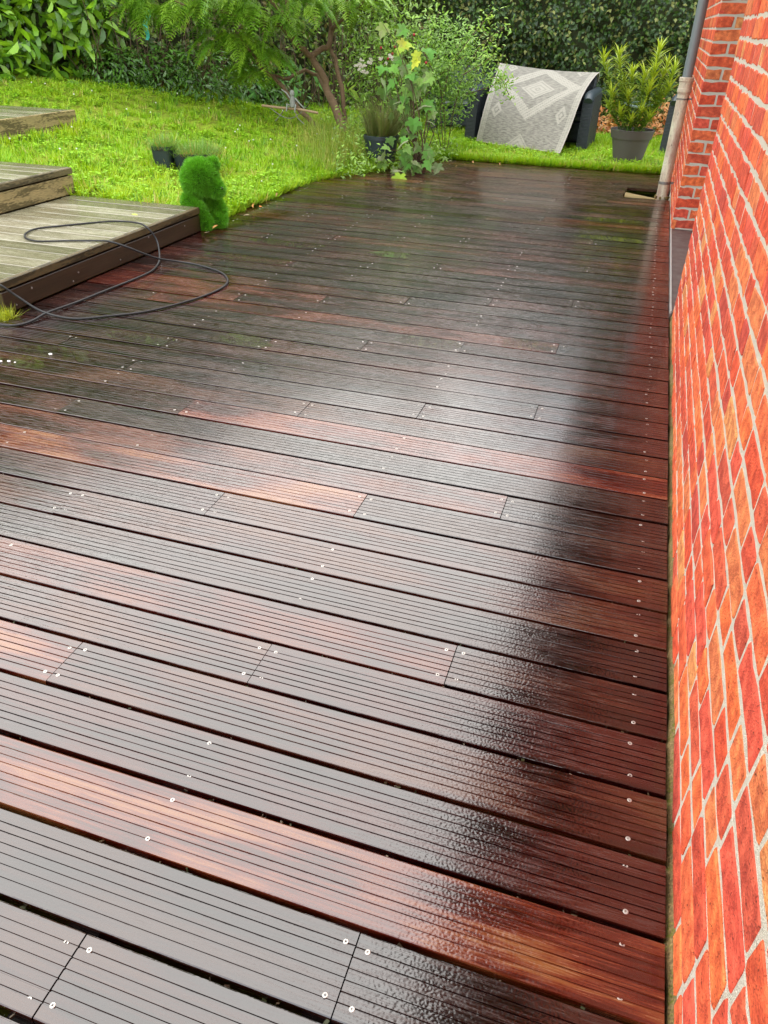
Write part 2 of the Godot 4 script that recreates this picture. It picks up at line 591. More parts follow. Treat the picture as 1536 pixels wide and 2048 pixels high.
# ---------------------------------------------------------------- ground and lawn
func build_ground() -> void:
	var b := MB.new()
	b.quad(Vector3(-60, -0.2, 40), Vector3(60, -0.2, 40), Vector3(60, -0.2, -80), Vector3(-60, -0.2, -80))
	tag(part("ground", b.mesh(), M.soil), "", "", "", "structure")
	b = MB.new()
	var s := 0.16
	var nx := 86
	var nz := 112
	var g := []
	for j in nz + 1:
		var r := PackedVector3Array()
		for i in nx + 1:
			var x := -13.0 + i * s
			var z := 2.2 - j * s
			var y := lawn_y(x, z)
			var st := on_step(x, z, 0.02)
			if st > 0.0: y = -0.12
			if z > -9.3 and x > deck_left(z): y = -0.16
			r.append(Vector3(x, y, z))
		g.append(r)
	for j in nz:
		for i in nx:
			var a: Vector3 = g[j][i]
			var c: Vector3 = g[j][i + 1]
			var d: Vector3 = g[j + 1][i + 1]
			var e: Vector3 = g[j + 1][i]
			b.quad(a, c, d, e)
	tag(part("lawn", b.mesh(), M.lawn), "", "", "", "structure")
	# grass blades in tufts
	var tm := tuft_mesh(11, 0.075, 0.0045, 0.05, 1)
	var where := []
	var tint := []
	var cw := []
	var ct := []
	var dw := []
	var dt := []
	for i in 52000:
		var x := rng.randf_range(-9.5, 0.45)
		var z := rng.randf_range(-12.9, -4.9)
		if i % 7 == 0: x = deck_left(z) - absf(rng.randfn(0.0, 0.10)) - 0.01
		if i % 9 == 4: z = -9.17 - absf(rng.randfn(0.0, 0.08))
		if i > 51200:
			x = rng.randf_range(-4.0, -3.08)
			z = rng.randf_range(-2.95, -0.6)
		if z > -9.16 and x > deck_left(z) - 0.005: continue
		if on_step(x, z) > 0.0: continue
		if x < -3.0 and z < -7.6 and (x + 6.6) * 2.9 + (z + 7.6) * 1.9 < -1.2: continue
		var p := Vector3(x, lawn_y(x, z) - 0.005, z)
		if not in_view(p, 40): continue
		if p.distance_to(EYE) > 9.0 and i % 3 == 0: continue
		var patch := sin(x * 2.1 + 0.7 * sin(z * 1.7)) * sin(z * 1.9 + x)
		if i % 3 == 2 and z > -11.0:
			if patch > -0.3:
				var cs := rng.randf_range(0.7, 1.3)
				cw.append(Transform3D(Basis(Vector3.UP, rng.randf() * TAU).scaled(Vector3(cs, cs, cs)), p + Vector3(0, rng.randf_range(0.02, 0.06), 0)))
				var k := rng.randf_range(0.75, 1.25)
				ct.append(Color(.28 * k, .52 * k, .018 * k))
			continue
		var sc := rng.randf_range(0.6, 1.15)
		if on_step(x, z, 0.14) > 0.0: sc *= 1.3
		if z > -9.0 and deck_left(z) - x < 0.07: sc *= rng.randf_range(0.7, 1.25)
		where.append(Transform3D(Basis(Vector3.UP, rng.randf() * TAU).scaled(Vector3(sc, sc * rng.randf_range(0.8, 1.25), sc)), p))
		var w := rng.randf()
		var c := Color(.25, .50, .012).lerp(Color(.46, .58, .016), clampf(w * 0.8 + patch * 0.25, 0, 1))
		if w > 0.94: c = Color(.52, .46, .12)
		if w < 0.12: c = Color(.13, .30, .012)
		tint.append(c)
		if rng.randf() < (0.03 if z < -7.6 else 0.008) and x < -3.2 and z < -5.5:
			dw.append(Transform3D(Basis(Vector3.UP, rng.randf() * TAU), p + Vector3(0, rng.randf_range(0.05, 0.09), 0)))
			dt.append(Color(.78, .78, .70))
	tag(many("grass", tm, M.blade, where, tint), "bright green short lawn grass behind the deck and steps", "grass")
	var cm := MB.new()
	for k in 9:
		var a := TAU * k / 9.0 + 0.3 * sin(k * 5.0)
		var r := 0.018 + 0.012 * absf(sin(k * 3.7))
		var o := Vector3(cos(a), 0, sin(a)) * r + Vector3(0, 0.012 * sin(k * 2.3), 0)
		disc(cm, o, Vector3(0.25 * cos(k * 1.7), 1, 0.25 * sin(k * 2.9)).normalized(), 0.011, 5)
	tag(many("clover", cm.mesh(), M.blade, cw, ct), "round clover leaves growing among the lawn grass", "clover")
	var fm := MB.new()
	fm.lathe([Vector2(0, -0.008), Vector2(0.007, -0.003), Vector2(0.008, 0.003), Vector2(0.004, 0.007), Vector2(0, 0.008)], 7)
	tag(many("clover_flowers", fm.mesh(), M.petal, dw, dt), "tiny white clover flowers dotted over the lawn", "flowers")

func disc(b: MB, c: Vector3, nrm: Vector3, r: float, segs: int) -> void:
	var s := nrm.cross(Vector3(0.31, 0.2, 0.93)).normalized()
	var t := nrm.cross(s)
	for k in segs:
		var a0 := TAU * k / segs
		var a1 := TAU * (k + 1) / segs
		b.tri(c, c + (s * cos(a0) + t * sin(a0)) * r, c + (s * cos(a1) + t * sin(a1)) * r)

func blade(b: MB, base: Vector3, tip: Vector3, bend: Vector3, w: float, segs := 2) -> void:
	var d := tip - base
	var side := d.cross(Vector3.UP)
	if side.length() < 0.2 * d.length(): side = d.cross(bend + Vector3(0.01, 0, 0.013))
	side = side.normalized() * w
	var last_l := base - side
	var last_r := base + side
	for k in range(1, segs + 1):
		var t := float(k) / segs
		var p := base + d * t + bend * (t * t - t) * -1.0
		var ww := 1.0 - t * t
		if k == segs:
			b.tri(last_l, last_r, p)
		else:
			b.quad(last_l, last_r, p + side * ww, p - side * ww)
			last_l = p - side * ww
			last_r = p + side * ww

func tuft_mesh(count: int, height: float, width: float, spread: float, sd: int) -> ArrayMesh:
	var r := RandomNumberGenerator.new()
	r.seed = sd
	var b := MB.new()
	for k in count:
		var a := r.randf() * TAU
		var o := Vector3(cos(a), 0, sin(a)) * spread * sqrt(r.randf()) * 0.8
		var lean := Vector3(r.randfn(0, 0.5), 0, r.randfn(0, 0.5)) * height
		var h := height * r.randf_range(0.5, 1.1)
		blade(b, o, o + Vector3(lean.x, h, lean.z), lean * 0.6 + Vector3(0, -0.2 * h, 0), width * r.randf_range(0.7, 1.2))
	return b.mesh()

# ---------------------------------------------------------------- the brick house
func brick_mesh(length: float, height: float, sd: int) -> ArrayMesh:
	# face towards -x, irregular rounded outline, body running back to +x; centred on (y, z)
	var r := RandomNumberGenerator.new()
	r.seed = sd
	var b := MB.new()
	var o: Array[Vector2] = []
	var nl := 4 if length > 0.15 else 2
	var hl := length * 0.5
	var hh := height * 0.5
	var corner := 0.0035
	for side in 2:
		var sg := 1.0 if side == 0 else -1.0
		# along the long edges
		for k in nl + 1:
			var t := -1.0 + 2.0 * k / nl
			var zz := sg * t * (hl - corner)
			o.append(Vector2(zz + r.randfn(0, 0.0012), -sg * (hh + r.randfn(0, 0.0024))))
		o.append(Vector2(sg * (hl + r.randfn(0, 0.0016)), -sg * (hh - corner) * r.randf_range(0.93, 1.0)))
		o.append(Vector2(sg * (hl + r.randfn(0, 0.0016)), sg * (hh - corner) * r.randf_range(0.93, 1.0)))
	var n := o.size()
	var inset := 0.0026
	var c := Vector3(-0.0005, r.randfn(0, 0.002), r.randfn(0, 0.01))
	for k in n:
		var p := o[k]
		var q := o[(k + 1) % n]
		var p1 := Vector3(0, p.y * (1 - inset / hh), p.x * (1 - inset / hl))
		var q1 := Vector3(0, q.y * (1 - inset / hh), q.x * (1 - inset / hl))
		var p2 := Vector3(0.0022, p.y, p.x)
		var q2 := Vector3(0.0022, q.y, q.x)
		var p3 := Vector3(0.03, p.y, p.x)
		var q3 := Vector3(0.03, q.y, q.x)
		var flip := (p1 - c).cross(q1 - c).x > 0.0
		if flip:
			b.tri(c, q1, p1); b.quad(p1, q1, q2, p2); b.quad(p2, q2, q3, p3)
		else:
			b.tri(c, p1, q1); b.quad(q1, p1, p2, q2); b.quad(q2, p2, p3, q3)
	return b.mesh()

const COURSE := 0.0772
func build_house() -> void:
	var house := thing("brick_house", "orange-red brick house wall with pale mortar along the wet deck", "house", Vector3(0.3, 0, -2))
	var org := Vector3(0.3, 0, -2)
	var shift := Transform3D(Basis(), -org)
	var longs := []
	var shorts := []
	for k in 7:
		longs.append(brick_mesh(0.2110, 0.0628, 100 + k))
		shorts.append(brick_mesh(0.1022, 0.0628, 200 + k))
	# near wall: plane x = 0.300, from behind the camera to the door reveal at z = -4.33
	var X := 0.300
	var z_end := -4.33
	var bricks := []       # [long?, centre, basis]
	var y0 := -0.105
	for c in 37:
		var yc := y0 + c * COURSE + COURSE * 0.5
		var z := z_end
		var turn := posmod(c, 2) == 0
		z += 0.0
		var first := true
		while z < 1.6:
			var is_long: bool
			if first: is_long = turn
			elif rng.randf() < 0.12: is_long = rng.randf() < 0.5
			else: is_long = not bool(bricks[-1][0])
			var len := 0.213 if is_long else 0.104
			if first: z += 0.001
			bricks.append([is_long, Vector3(X, yc + rng.randfn(0, 0.0012), z + len * 0.5), Basis()])
			z += len + 0.0125 + rng.randfn(0, 0.0012)
			first = false
	var wall := MB.new()
	wall.box(Vector3(X + 0.0024, -0.14, z_end + 0.004), Vector3(X + 0.05, 2.76, 1.62), shift)
	wall.box(Vector3(X + 0.05, -0.14, z_end + 0.05), Vector3(X + 0.32, 2.76, 1.62), shift)
	var wn := part("wall", wall.mesh(), M.mortar, house)
	lay(wn, bricks, longs, shorts, 258, Transform3D(Basis(), -org), X)
	# the reveal of the near wall (facing away) is one coat of bricks too, seen only from aside
	# far wall: plane x = 0.286, z -6.47 .. -9.35; its end faces the camera
	var XF := 0.286
	var zf := -6.47
	var wall2 := MB.new()
	wall2.box(Vector3(XF + 0.0024, -0.14, -9.35), Vector3(XF + 0.36, 2.76, zf - 0.0024), shift)
	var wf := part("wall", wall2.mesh(), M.mortar, house)
	var b2 := []
	var b3 := []
	var rot_end := Basis(Vector3.UP, PI / 2)      # turns the -x face towards +z
	for c in 36:
		var yc := 0.047 + c * COURSE + COURSE * 0.5 - 0.037
		# end face
		if c % 2 == 0:
			b2.append([true, Vector3(XF + 0.1065, yc, zf), rot_end])
		else:
			b2.append([false, Vector3(XF + 0.052, yc, zf), rot_end])
			b2.append([false, Vector3(XF + 0.052 + 0.117, yc, zf), rot_end])
		b2.append([true, Vector3(XF + 0.1065 + 0.2255, yc, zf), rot_end])
		# side face, running away
		var z := zf - 0.1095 if c % 2 == 0 else zf - 0.2185
		b3.append([c % 2 == 1, Vector3(XF, yc, zf - (0.052 if c % 2 == 0 else 0.1065)), Basis()])
		while z > -9.3:
			var is_long := rng.randf() < 0.55
			var len := 0.213 if is_long else 0.104
			z -= 0.0125
			b3.append([is_long, Vector3(XF, yc, z - len * 0.5), Basis()])
			z -= len
	lay(wf, b2 + b3, longs, shorts, 42, Transform3D(Basis(), -org), XF)
	# mortar foot between deck and brick
	var ft := MB.new()
	var zz := 1.5
	while zz > -4.3:
		var z2 := zz - 0.06
		var w1 := 0.2905 + 0.003 * sin(zz * 17.0) + 0.002 * sin(zz * 41.0)
		var w2 := 0.2905 + 0.003 * sin(z2 * 17.0) + 0.002 * sin(z2 * 41.0)
		var h1 := -0.012 + 0.008 * sin(zz * 9.0 + 1.0)
		var h2 := -0.012 + 0.008 * sin(z2 * 9.0 + 1.0)
		var p := [Vector3(w1, h1 - 0.1, zz), Vector3(w1, h1 - 0.006, zz), Vector3(w1 + 0.006, h1 + 0.004, zz), Vector3(0.303, h1 + 0.014, zz)]
		var q := [Vector3(w2, h2 - 0.1, z2), Vector3(w2, h2 - 0.006, z2), Vector3(w2 + 0.006, h2 + 0.004, z2), Vector3(0.303, h2 + 0.014, z2)]
		for k in 3: ft.quad(shift * p[k], shift * p[k + 1], shift * q[k + 1], shift * q[k])
		zz = z2
	part("mortar_foot", ft.mesh(), M.foot, house)
	# door recess: slate sill with an aluminium edge, frame and glass set back
	var b := MB.new()
	b.box(Vector3(0.2945, -0.10, -6.475), Vector3(0.56, 0.012, -4.325), shift, 0.003)
	part("door_sill", b.mesh(), M.slate, house)
	b = MB.new()
	b.box(Vector3(0.2845, -0.10, -6.47), Vector3(0.2935, 0.016, -4.335), shift, 0.001)
	part("sill_edge", b.mesh(), M.alu, house)
	b = MB.new()
	b.box(Vector3(0.56, -0.10, -6.8), Vector3(0.63, 0.07, -4.0), shift, 0.003)
	b.box(Vector3(0.56, 2.20, -6.8), Vector3(0.63, 2.76, -4.0), shift, 0.003)
	for z in [-6.75, -5.44, -4.40]:
		b.box(Vector3(0.562, 0.07, z), Vector3(0.628, 2.20, z + 0.08), shift, 0.003)
	var df := part("door_frame", b.mesh(), M.frame, house)
	b = MB.new()
	b.box(Vector3(0.585, 0.07, -6.67), Vector3(0.605, 2.20, -5.44), shift)
	part("pane", b.mesh(), M.glass, df)
	b = MB.new()
	b.box(Vector3(0.585, 0.07, -5.36), Vector3(0.605, 2.20, -4.40), shift)
	part("pane", b.mesh(), M.glass, df)
	b = MB.new()
	b.quad(shift * Vector3(1.6, -0.1, -7.4), shift * Vector3(1.6, -0.1, -3.6), shift * Vector3(1.6, 2.76, -3.6), shift * Vector3(1.6, 2.76, -7.4))
	b.quad(shift * Vector3(0.63, 0.0, -3.6), shift * Vector3(1.6, 0.0, -3.6), shift * Vector3(1.6, 0.0, -7.4), shift * Vector3(0.63, 0.0, -7.4))
	part("room", b.mesh(), M.room, house)
	# lintel brickwork over the door and the eaves above the wall
	b = MB.new()
	b.box(Vector3(0.3005, 2.25, -6.47), Vector3(0.60, 2.76, -4.33), shift)
	part("lintel", b.mesh(), M.brick[0], house)
	b = MB.new()
	b.box(Vector3(-0.16, 2.70, -9.7), Vector3(0.75, 2.73, 1.7), shift)
	b.box(Vector3(-0.19, 2.68, -9.7), Vector3(-0.16, 2.86, 1.7), shift)
	var ev := part("eaves", b.mesh(), M.soffit, house)
	b = MB.new()
	for k in 8:
		var a0 := PI + PI * k / 8.0
		var a1 := PI + PI * (k + 1) / 8.0
		var c0 := Vector3(-0.25 + 0.06 * cos(a0), 2.84 + 0.06 * sin(a0), 0)
		var c1 := Vector3(-0.25 + 0.06 * cos(a1), 2.84 + 0.06 * sin(a1), 0)
		b.quad(shift * (c0 + Vector3(0, 0, 1.7)), shift * (c0 + Vector3(0, 0, -9.7)), shift * (c1 + Vector3(0, 0, -9.7)), shift * (c1 + Vector3(0, 0, 1.7)))
	part("gutter", b.mesh(), M.pipe_grey, ev)
	b = MB.new()
	b.quad(shift * Vector3(-0.24, 2.88, 1.75), shift * Vector3(3.0, 5.0, 1.75), shift * Vector3(3.0, 5.0, -9.75), shift * Vector3(-0.24, 2.88, -9.75))
	part("roof", b.mesh(), M.tile, house)

func lay(parent: Node3D, bricks: Array, longs: Array, shorts: Array, single: int, shift: Transform3D, _x: float) -> void:
	# the bricks that show largest become parts, the others one mass of the same bricks
	var order := []
	for i in bricks.size():
		var p: Vector3 = bricks[i][1]
		order.append([p.distance_to(EYE) + (0.0 if in_view(p, 30) else 100.0), i])
	order.sort_custom(func(a, b): return a[0] < b[0])
	var sw := []
	var st := []
	var gw := []
	var gt := []
	for k in order.size():
		var q: Array = bricks[order[k][1]]
		var w := rng.randf()
		var tone := rng.randi_range(0, 11)
		if tone in [5, 9, 6] and w < 0.55: tone = [0, 1, 7][k % 3]
		var push := Vector3(clampf(rng.randfn(0.0, 0.0011), -0.0022, 0.0014), 0, 0)
		var tilt := Basis.from_euler(Vector3(rng.randfn(0, 0.006), rng.randfn(0, 0.003), rng.randfn(0, 0.006)))
		var bs: Basis = q[2]
		var t := shift * Transform3D(bs * tilt, q[1] + bs * push)
		var list: Array = longs if q[0] else shorts
		if k < single:
			part("brick", list[rng.randi_range(0, 6)], M.brick[tone], parent, t)
		else:
			var c: Vector3 = M.brick_tones[tone] * Vector3(1.32, 1.24, 1.2)
			if q[0]: sw.append(t); st.append(Color(c.x, c.y, c.z))
			else: gw.append(t); gt.append(Color(c.x, c.y, c.z))
	# short bricks reuse the long brick's shape, shortened
	for i in gw.size():
		var t: Transform3D = gw[i]
		sw.append(Transform3D(t.basis * Basis.from_scale(Vector3(1, 1, 0.104 / 0.213)), t.origin))
		st.append(gt[i])
	many("brick_rest", longs[3], M.brick[12], sw, st, parent)

# ---------------------------------------------------------------- the deck
func board_profile(w: float, grooves: bool, jitter: float, r: float) -> Array:
	# (z, y) from the near lower edge over the top to the far lower edge; z runs from +w/2 to -w/2
	var o: Array[Vector2] = []
	var h := w * 0.5
	var th := 0.026
	o.append(Vector2(h, -th))
	o.append(Vector2(h, -r))
	o.append(Vector2(h - r * 0.34, -r * 0.29))
	o.append(Vector2(h - r, 0.0))
	if grooves:
		for k in 6:
			var z := h - w * (0.18 + 0.128 * k) + rng.randfn(0, jitter)
			var dp := 0.0022 + rng.randfn(0, 0.0003)
			o.append(Vector2(z + 0.0017, 0.0))
			o.append(Vector2(z + 0.0009, -dp))
			o.append(Vector2(z - 0.0009, -dp))
			o.append(Vector2(z - 0.0017, 0.0))
	o.append(Vector2(-h + r, 0.0))
	o.append(Vector2(-h + r * 0.34, -r * 0.29))
	o.append(Vector2(-h, -r))
	o.append(Vector2(-h, -th))
	return o

func board_mesh(length: float, w: float, grooves: bool, r: float, jitter := 0.0007) -> ArrayMesh:
	var p := board_profile(w, grooves, jitter, r)
	var b := MB.new()
	var h := length * 0.5
	# long boards get a faint bow along their length
	for i in p.size() - 1:
		var a: Vector2 = p[i]
		var c: Vector2 = p[i + 1]
		b.quad(Vector3(-h, a.y, a.x), Vector3(h, a.y, a.x), Vector3(h, c.y, c.x), Vector3(-h, c.y, c.x))
		var lo := -0.026
		if a.x - c.x > 1e-5:
			b.quad(Vector3(h, lo, a.x), Vector3(h, lo, c.x), Vector3(h, c.y, c.x), Vector3(h, a.y, a.x))
			b.quad(Vector3(-h, lo, c.x), Vector3(-h, lo, a.x), Vector3(-h, a.y, a.x), Vector3(-h, c.y, c.x))
	return b.mesh()

func screw_mesh() -> ArrayMesh:
	var b := MB.new()
	b.lathe([Vector2(0.0048, -0.002), Vector2(0.0048, 0.0003), Vector2(0.0042, 0.0007), Vector2(0.0022, 0.0007), Vector2(0.0018, -0.0012), Vector2(0.0, -0.0012)], 14)
	return b.mesh()

func build_deck() -> void:
	var deck := thing("wooden_deck", "rain-wet reddish brown grooved hardwood terrace deck between house and lawn", "deck")
	var screw := screw_mesh()
	var loose := []
	var boards := []
	for k in range(ROW_MIN, ROW_MAX + 1):
		var za := row_edge(k)
		var zb := row_edge(k + 1)
		var w := (za - zb) - 0.0105 + rng.randfn(0, 0.0008)
		var zc := (za + zb) * 0.5 + rng.randfn(0, 0.0008)
		var right := 0.2855 + 0.0012 * sin(k * 2.3) - 0.0002 * k
		if zc < -6.47: right = 0.280
		if k >= 45 and k <= 47: right = -0.13 + 0.01 * (k - 46)
		var left := deck_left(zc) + rng.randfn(0, 0.004)
		if zc > -5.02 and zc < -3.0: left = -2.995
		var cuts := [right]
		for j in joints_of(k):
			var x: float = j + drift(k)
			if x < right - 0.05 and x > left + 0.1: cuts.append(x)
		cuts.append(left)
		for i in cuts.size() - 1:
			var x1: float = cuts[i] - (0.0012 if i > 0 else 0.0)
			var x0: float = cuts[i + 1] + (0.0012 if i < cuts.size() - 2 else 0.0)
			boards.append([k, x0, x1, zc, w])
	var picks := []
	for bd in boards:
		var k: int = bd[0]
		var x0: float = bd[1]
		var x1: float = bd[2]
		var tone := rng.randi_range(0, 11)
		if tone in [5, 7] and rng.randf() < 0.35: tone = 3
		# the boards that are plainly orange or red in the photograph
		if k == -1: tone = 12
		if k == 10 and x0 > -1.6: tone = 13
		if k == 11 and x0 > -1.2: tone = 9
		if k == 7: tone = 12 if x0 < -0.7 else 8
		if k == 8: tone = 7 if x0 < -0.3 else 2
		if k == 5: tone = 9
		if k == 6: tone = 9 if x0 > -1.2 else 6
		if k == 15 and x0 < -1.6: tone = 4
		if k == 20 and x0 < -1.6: tone = 7
		if k == 3 and x0 < -0.3: tone = 7
		if k == 2 and x0 > -0.7: tone = 6
		if k == 2 and x0 < -0.7: tone = 9
		if k == 0: tone = 6
		if k == 1: tone = 9 if x0 > -1.2 else 12
		if k >= 41: tone = [5, 9, 11, 7, 9, 3][rng.randi_range(0, 5)]
		if k == -3: tone = 8
		if k == -2: tone = 4
		var tilt := Basis.from_euler(Vector3(rng.randfn(0, 0.006), rng.randfn(0, 0.0006), rng.randfn(0, 0.0006)))
		var at := Transform3D(tilt, Vector3((x0 + x1) * 0.5, rng.randfn(0, 0.0006), bd[3]))
		var o := part("deck_board", board_mesh(x1 - x0, bd[4], k < 36, clampf(0.003 - 0.00016 * k, 0.0005, 0.003)), M.deck_dry[tone] if k >= rng.randi_range(35, 47) else M.deck[tone], deck, at)
		for j in JOISTS:
			var jx: float = j + drift(k)
			var here: bool = j > 0.2 or j < -2.9
			match posmod(k, 5):
				0, 4: here = here or j == -0.665
				1, 2: here = here or j == -2.020
				3: here = here or j == -1.565
			for s in [0.18, 0.82]:
				var xs := []
				if jx > x0 + 0.06 and jx < x1 - 0.05:
					if here: xs.append(jx)
				elif absf(jx - x0) < 0.04: xs.append(x0 + 0.021)
				elif absf(jx - x1) < 0.04: xs.append(x1 - 0.021)
				for x in xs:
					var local := Vector3(x - (x0 + x1) * 0.5 + rng.randfn(0, 0.003), rng.randf_range(-0.0012, 0.0004), bd[4] * (0.5 - s) + rng.randfn(0, 0.002))
					var p := at * local
					picks.append([p.distance_to(EYE) + (0.0 if in_view(p) else 50.0), o, local, at])
	picks.sort_custom(func(a, b): return a[0] < b[0])
	for i in picks.size():
		var q: Array = picks[i]
		var t := Transform3D(Basis.from_euler(Vector3(0.05 * sin(i * 2.1), i * 1.3, 0.05 * cos(i * 3.7))), q[2])
		if i < 300: part("screw", screw, M.steel, q[1], t)
		else: loose.append(q[3] * t)
	var lt := []
	for i in loose.size(): lt.append(Color.WHITE)
	many("screw_rest", screw, M.steel, loose, lt, deck)
	for j in JOISTS:
		var b := MB.new()
		b.box(Vector3(j - 0.03, -0.11, -9.1), Vector3(j + 0.03, -0.028, 0.5))
		part("joist", b.mesh(), M.black_gap, deck, Transform3D(Basis(), Vector3(-0.02, 0, 0)))
	# pale timber end showing in the cut-out by the downpipe
	var c := MB.new()
	c.box(Vector3(-0.16, -0.045, -0.022), Vector3(0.15, 0.045, 0.022), Transform3D(), 0.003)
	part("timber_block", c.mesh(), M.joist, deck, Transform3D(Basis.from_euler(Vector3(-0.15, -0.22, -0.08)), Vector3(0.03, -0.046, -7.85)))
	# leaf crumbs and grit caught in the gaps
	var dbw := []
	var dbt := []
	for i in 1500:
		var k := rng.randi_range(-3, 14)
		var x := rng.randf_range(-2.6, 0.28)
		if sin(x * 9.0 + k * 4.0) < 0.1 and i % 4 > 0: continue
		dbw.append(Transform3D(Basis.from_euler(Vector3(rng.randf() * TAU, rng.randf() * TAU, rng.randf() * TAU)).scaled(Vector3.ONE * rng.randf_range(0.5, 1.3)), Vector3(x, rng.randf_range(-0.020, -0.007), row_edge(k) + rng.randf_range(-0.004, 0.004))))
		dbt.append([Color(.05, .035, .02), Color(.10, .07, .035), Color(.05, .06, .02), Color(.16, .13, .09)][rng.randi_range(0, 3)])
	var db := MB.new()
	db.box(Vector3(-0.004, -0.001, -0.0025), Vector3(0.004, 0.001, 0.0025))
	tag(many("gap_debris", db.mesh(), M.petal, dbw, dbt), "dark leaf crumbs and grit caught in the gaps between deck boards", "debris")
	# rain water standing on boards
	for q in [[0, 716, 110, 722], [50, 690, 190, 712], [225, 663, 352, 684], [440, 666, 545, 688], [790, 680, 924, 700], [1000, 682, 1110, 696], [1115, 432, 1290, 442], [1150, 476, 1290, 487], [425, 508, 590, 528], [500, 478, 660, 490], [740, 508, 815, 518]]:
		var a := on_level(q[0], q[1])
		var e := on_level(q[2], q[3])
		var zc := (a.z + e.z) * 0.5
		var best := 0.0
		for k in range(0, ROW_MAX):
			if row_edge(k) > zc and row_edge(k + 1) <= zc: best = (row_edge(k) + row_edge(k + 1)) * 0.5
		var b := MB.new()
		var cx := (a.x + e.x) * 0.5
		var hl := absf(e.x - a.x) * 0.5
		var n := 28
		var prev := Vector3.ZERO
		for i in n + 1:
			var ang := TAU * i / n
			var rr := 1.0 + 0.13 * sin(ang * 3.0 + q[0]) + 0.09 * sin(ang * 5.0 + q[1])
			var zz := clampf(0.080 * rr * sin(ang), -0.068, 0.068)
			var p := Vector3(cx + hl * rr * cos(ang), 0.0028, best + zz)
			if i > 0: b.tri(Vector3(cx, 0.0028, best), p, prev)
			prev = p
		tag(part("puddle", b.mesh(), M.water), "", "", "", "structure")

# ---------------------------------------------------------------- steps
func build_steps() -> void:
	var data := [
		["wooden_step", "lowest weathered wooden step with dark fascia at the deck", -3.0, -4.085, 0.0, 0.165, -5.0, -3.0, 0],
		["wooden_step", "middle wooden step with mouldy pale riser between the two other steps", -4.09, -5.27, 0.165, 0.348, -5.06, -2.5, 1],
		["wooden_step", "topmost grassy-edged wooden step with knotty single riser board on the lawn", -5.28, -6.4, 0.36, 0.545, -6.74, -3.3, 2]]
	for q in data:
		var xf: float = q[2]
		var xb: float = q[3]
		var y0: float = q[4]
		var y1: float = q[5]
		var z0: float = q[6]
		var z1: float = q[7]
		var s := thing(q[0], q[1], "step", Vector3(xf, y0, z1), 0.0, "steps up from deck to lawn")
		var t := Transform3D(Basis(), -Vector3(xf, y0, z1))
		var z := z0
		var i := 0
		while z < z1 - 0.02:
			var w := 0.142
			if z + w > z1: w = z1 - z
			var b := MB.new()
			var dy := rng.randfn(0, 0.001)
			b.box(Vector3(xb, y1 - 0.028 + dy, z), Vector3(xf - 0.031, y1 + dy, z + w - 0.010), t, 0.003)
			part("tread_board", b.mesh(), M.tread[rng.randi_range(0, 3)], s)
			z += w + 0.001
			i += 1
		var b := MB.new()
		if q[8] == 2:
			b.box(Vector3(xf - 0.03, y0 + 0.03, z0 - 0.002), Vector3(xf, y1 + 0.001, z1), t, 0.004)
			part("riser_board", b.mesh(), M.fascia_pale, s)
			b = MB.new()
			b.box(Vector3(xf - 0.032, y0 - 0.2, z0), Vector3(xf - 0.004, y0 + 0.022, z1), t, 0.003)
			part("riser_board", b.mesh(), M.trim_pale, s)
			b = MB.new()
			b.box(Vector3(xb, y0 - 0.2, z0 - 0.026), Vector3(xf - 0.032, y1 - 0.03, z0 - 0.001), t, 0.003)
			part("end_board", b.mesh(), M.trim_pale, s)
		else:
			b.box(Vector3(xf - 0.03, y1 - 0.042, z0 - 0.003), Vector3(xf, y1 + 0.0015, z1), t, 0.004)
			part("nosing_board", b.mesh(), M.trim_old if q[8] == 0 else M.trim_pale, s)
			b = MB.new()
			b.box(Vector3(xf - 0.031, y0 + 0.004, z0), Vector3(xf - 0.005, y1 - 0.053, z1), t, 0.003)
			part("riser_board", b.mesh(), M.fascia_dark if q[8] == 0 else M.fascia_pale, s)
			b = MB.new()
			b.box(Vector3(xb, y0 - 0.1, z0 + 0.001), Vector3(xf - 0.04, y1 - 0.03, z0 + 0.02), t, 0.003)
			b.box(Vector3(xb, y0 - 0.1, z1 - 0.02), Vector3(xf - 0.04, y1 - 0.03, z1 - 0.001), t, 0.003)
			b.box(Vector3(xb, y0 - 0.1, z0 + 0.03), Vector3(xf - 0.05, y1 - 0.035, z1 - 0.03), t, 0.003)
			part("carcass", b.mesh(), M.fascia_dark, s)
		if q[8] == 0:
			var sc := screw_mesh()
			var face := Basis(Vector3.FORWARD, PI / 2) 
			for p in [[67, 577], [160, 545], [300, 475], [372, 452], [37, 610], [67, 576], [244, 520], [150, 563]]:
				var d := ray(p[0], p[1])
				var h := EYE + d * (-2.994 / d.x)
				if h.y > 0.01 and h.y < 0.16 and h.z < -3.0: part("screw", sc, M.steel, s, Transform3D(face, t * Vector3(-3.004, h.y, h.z)))

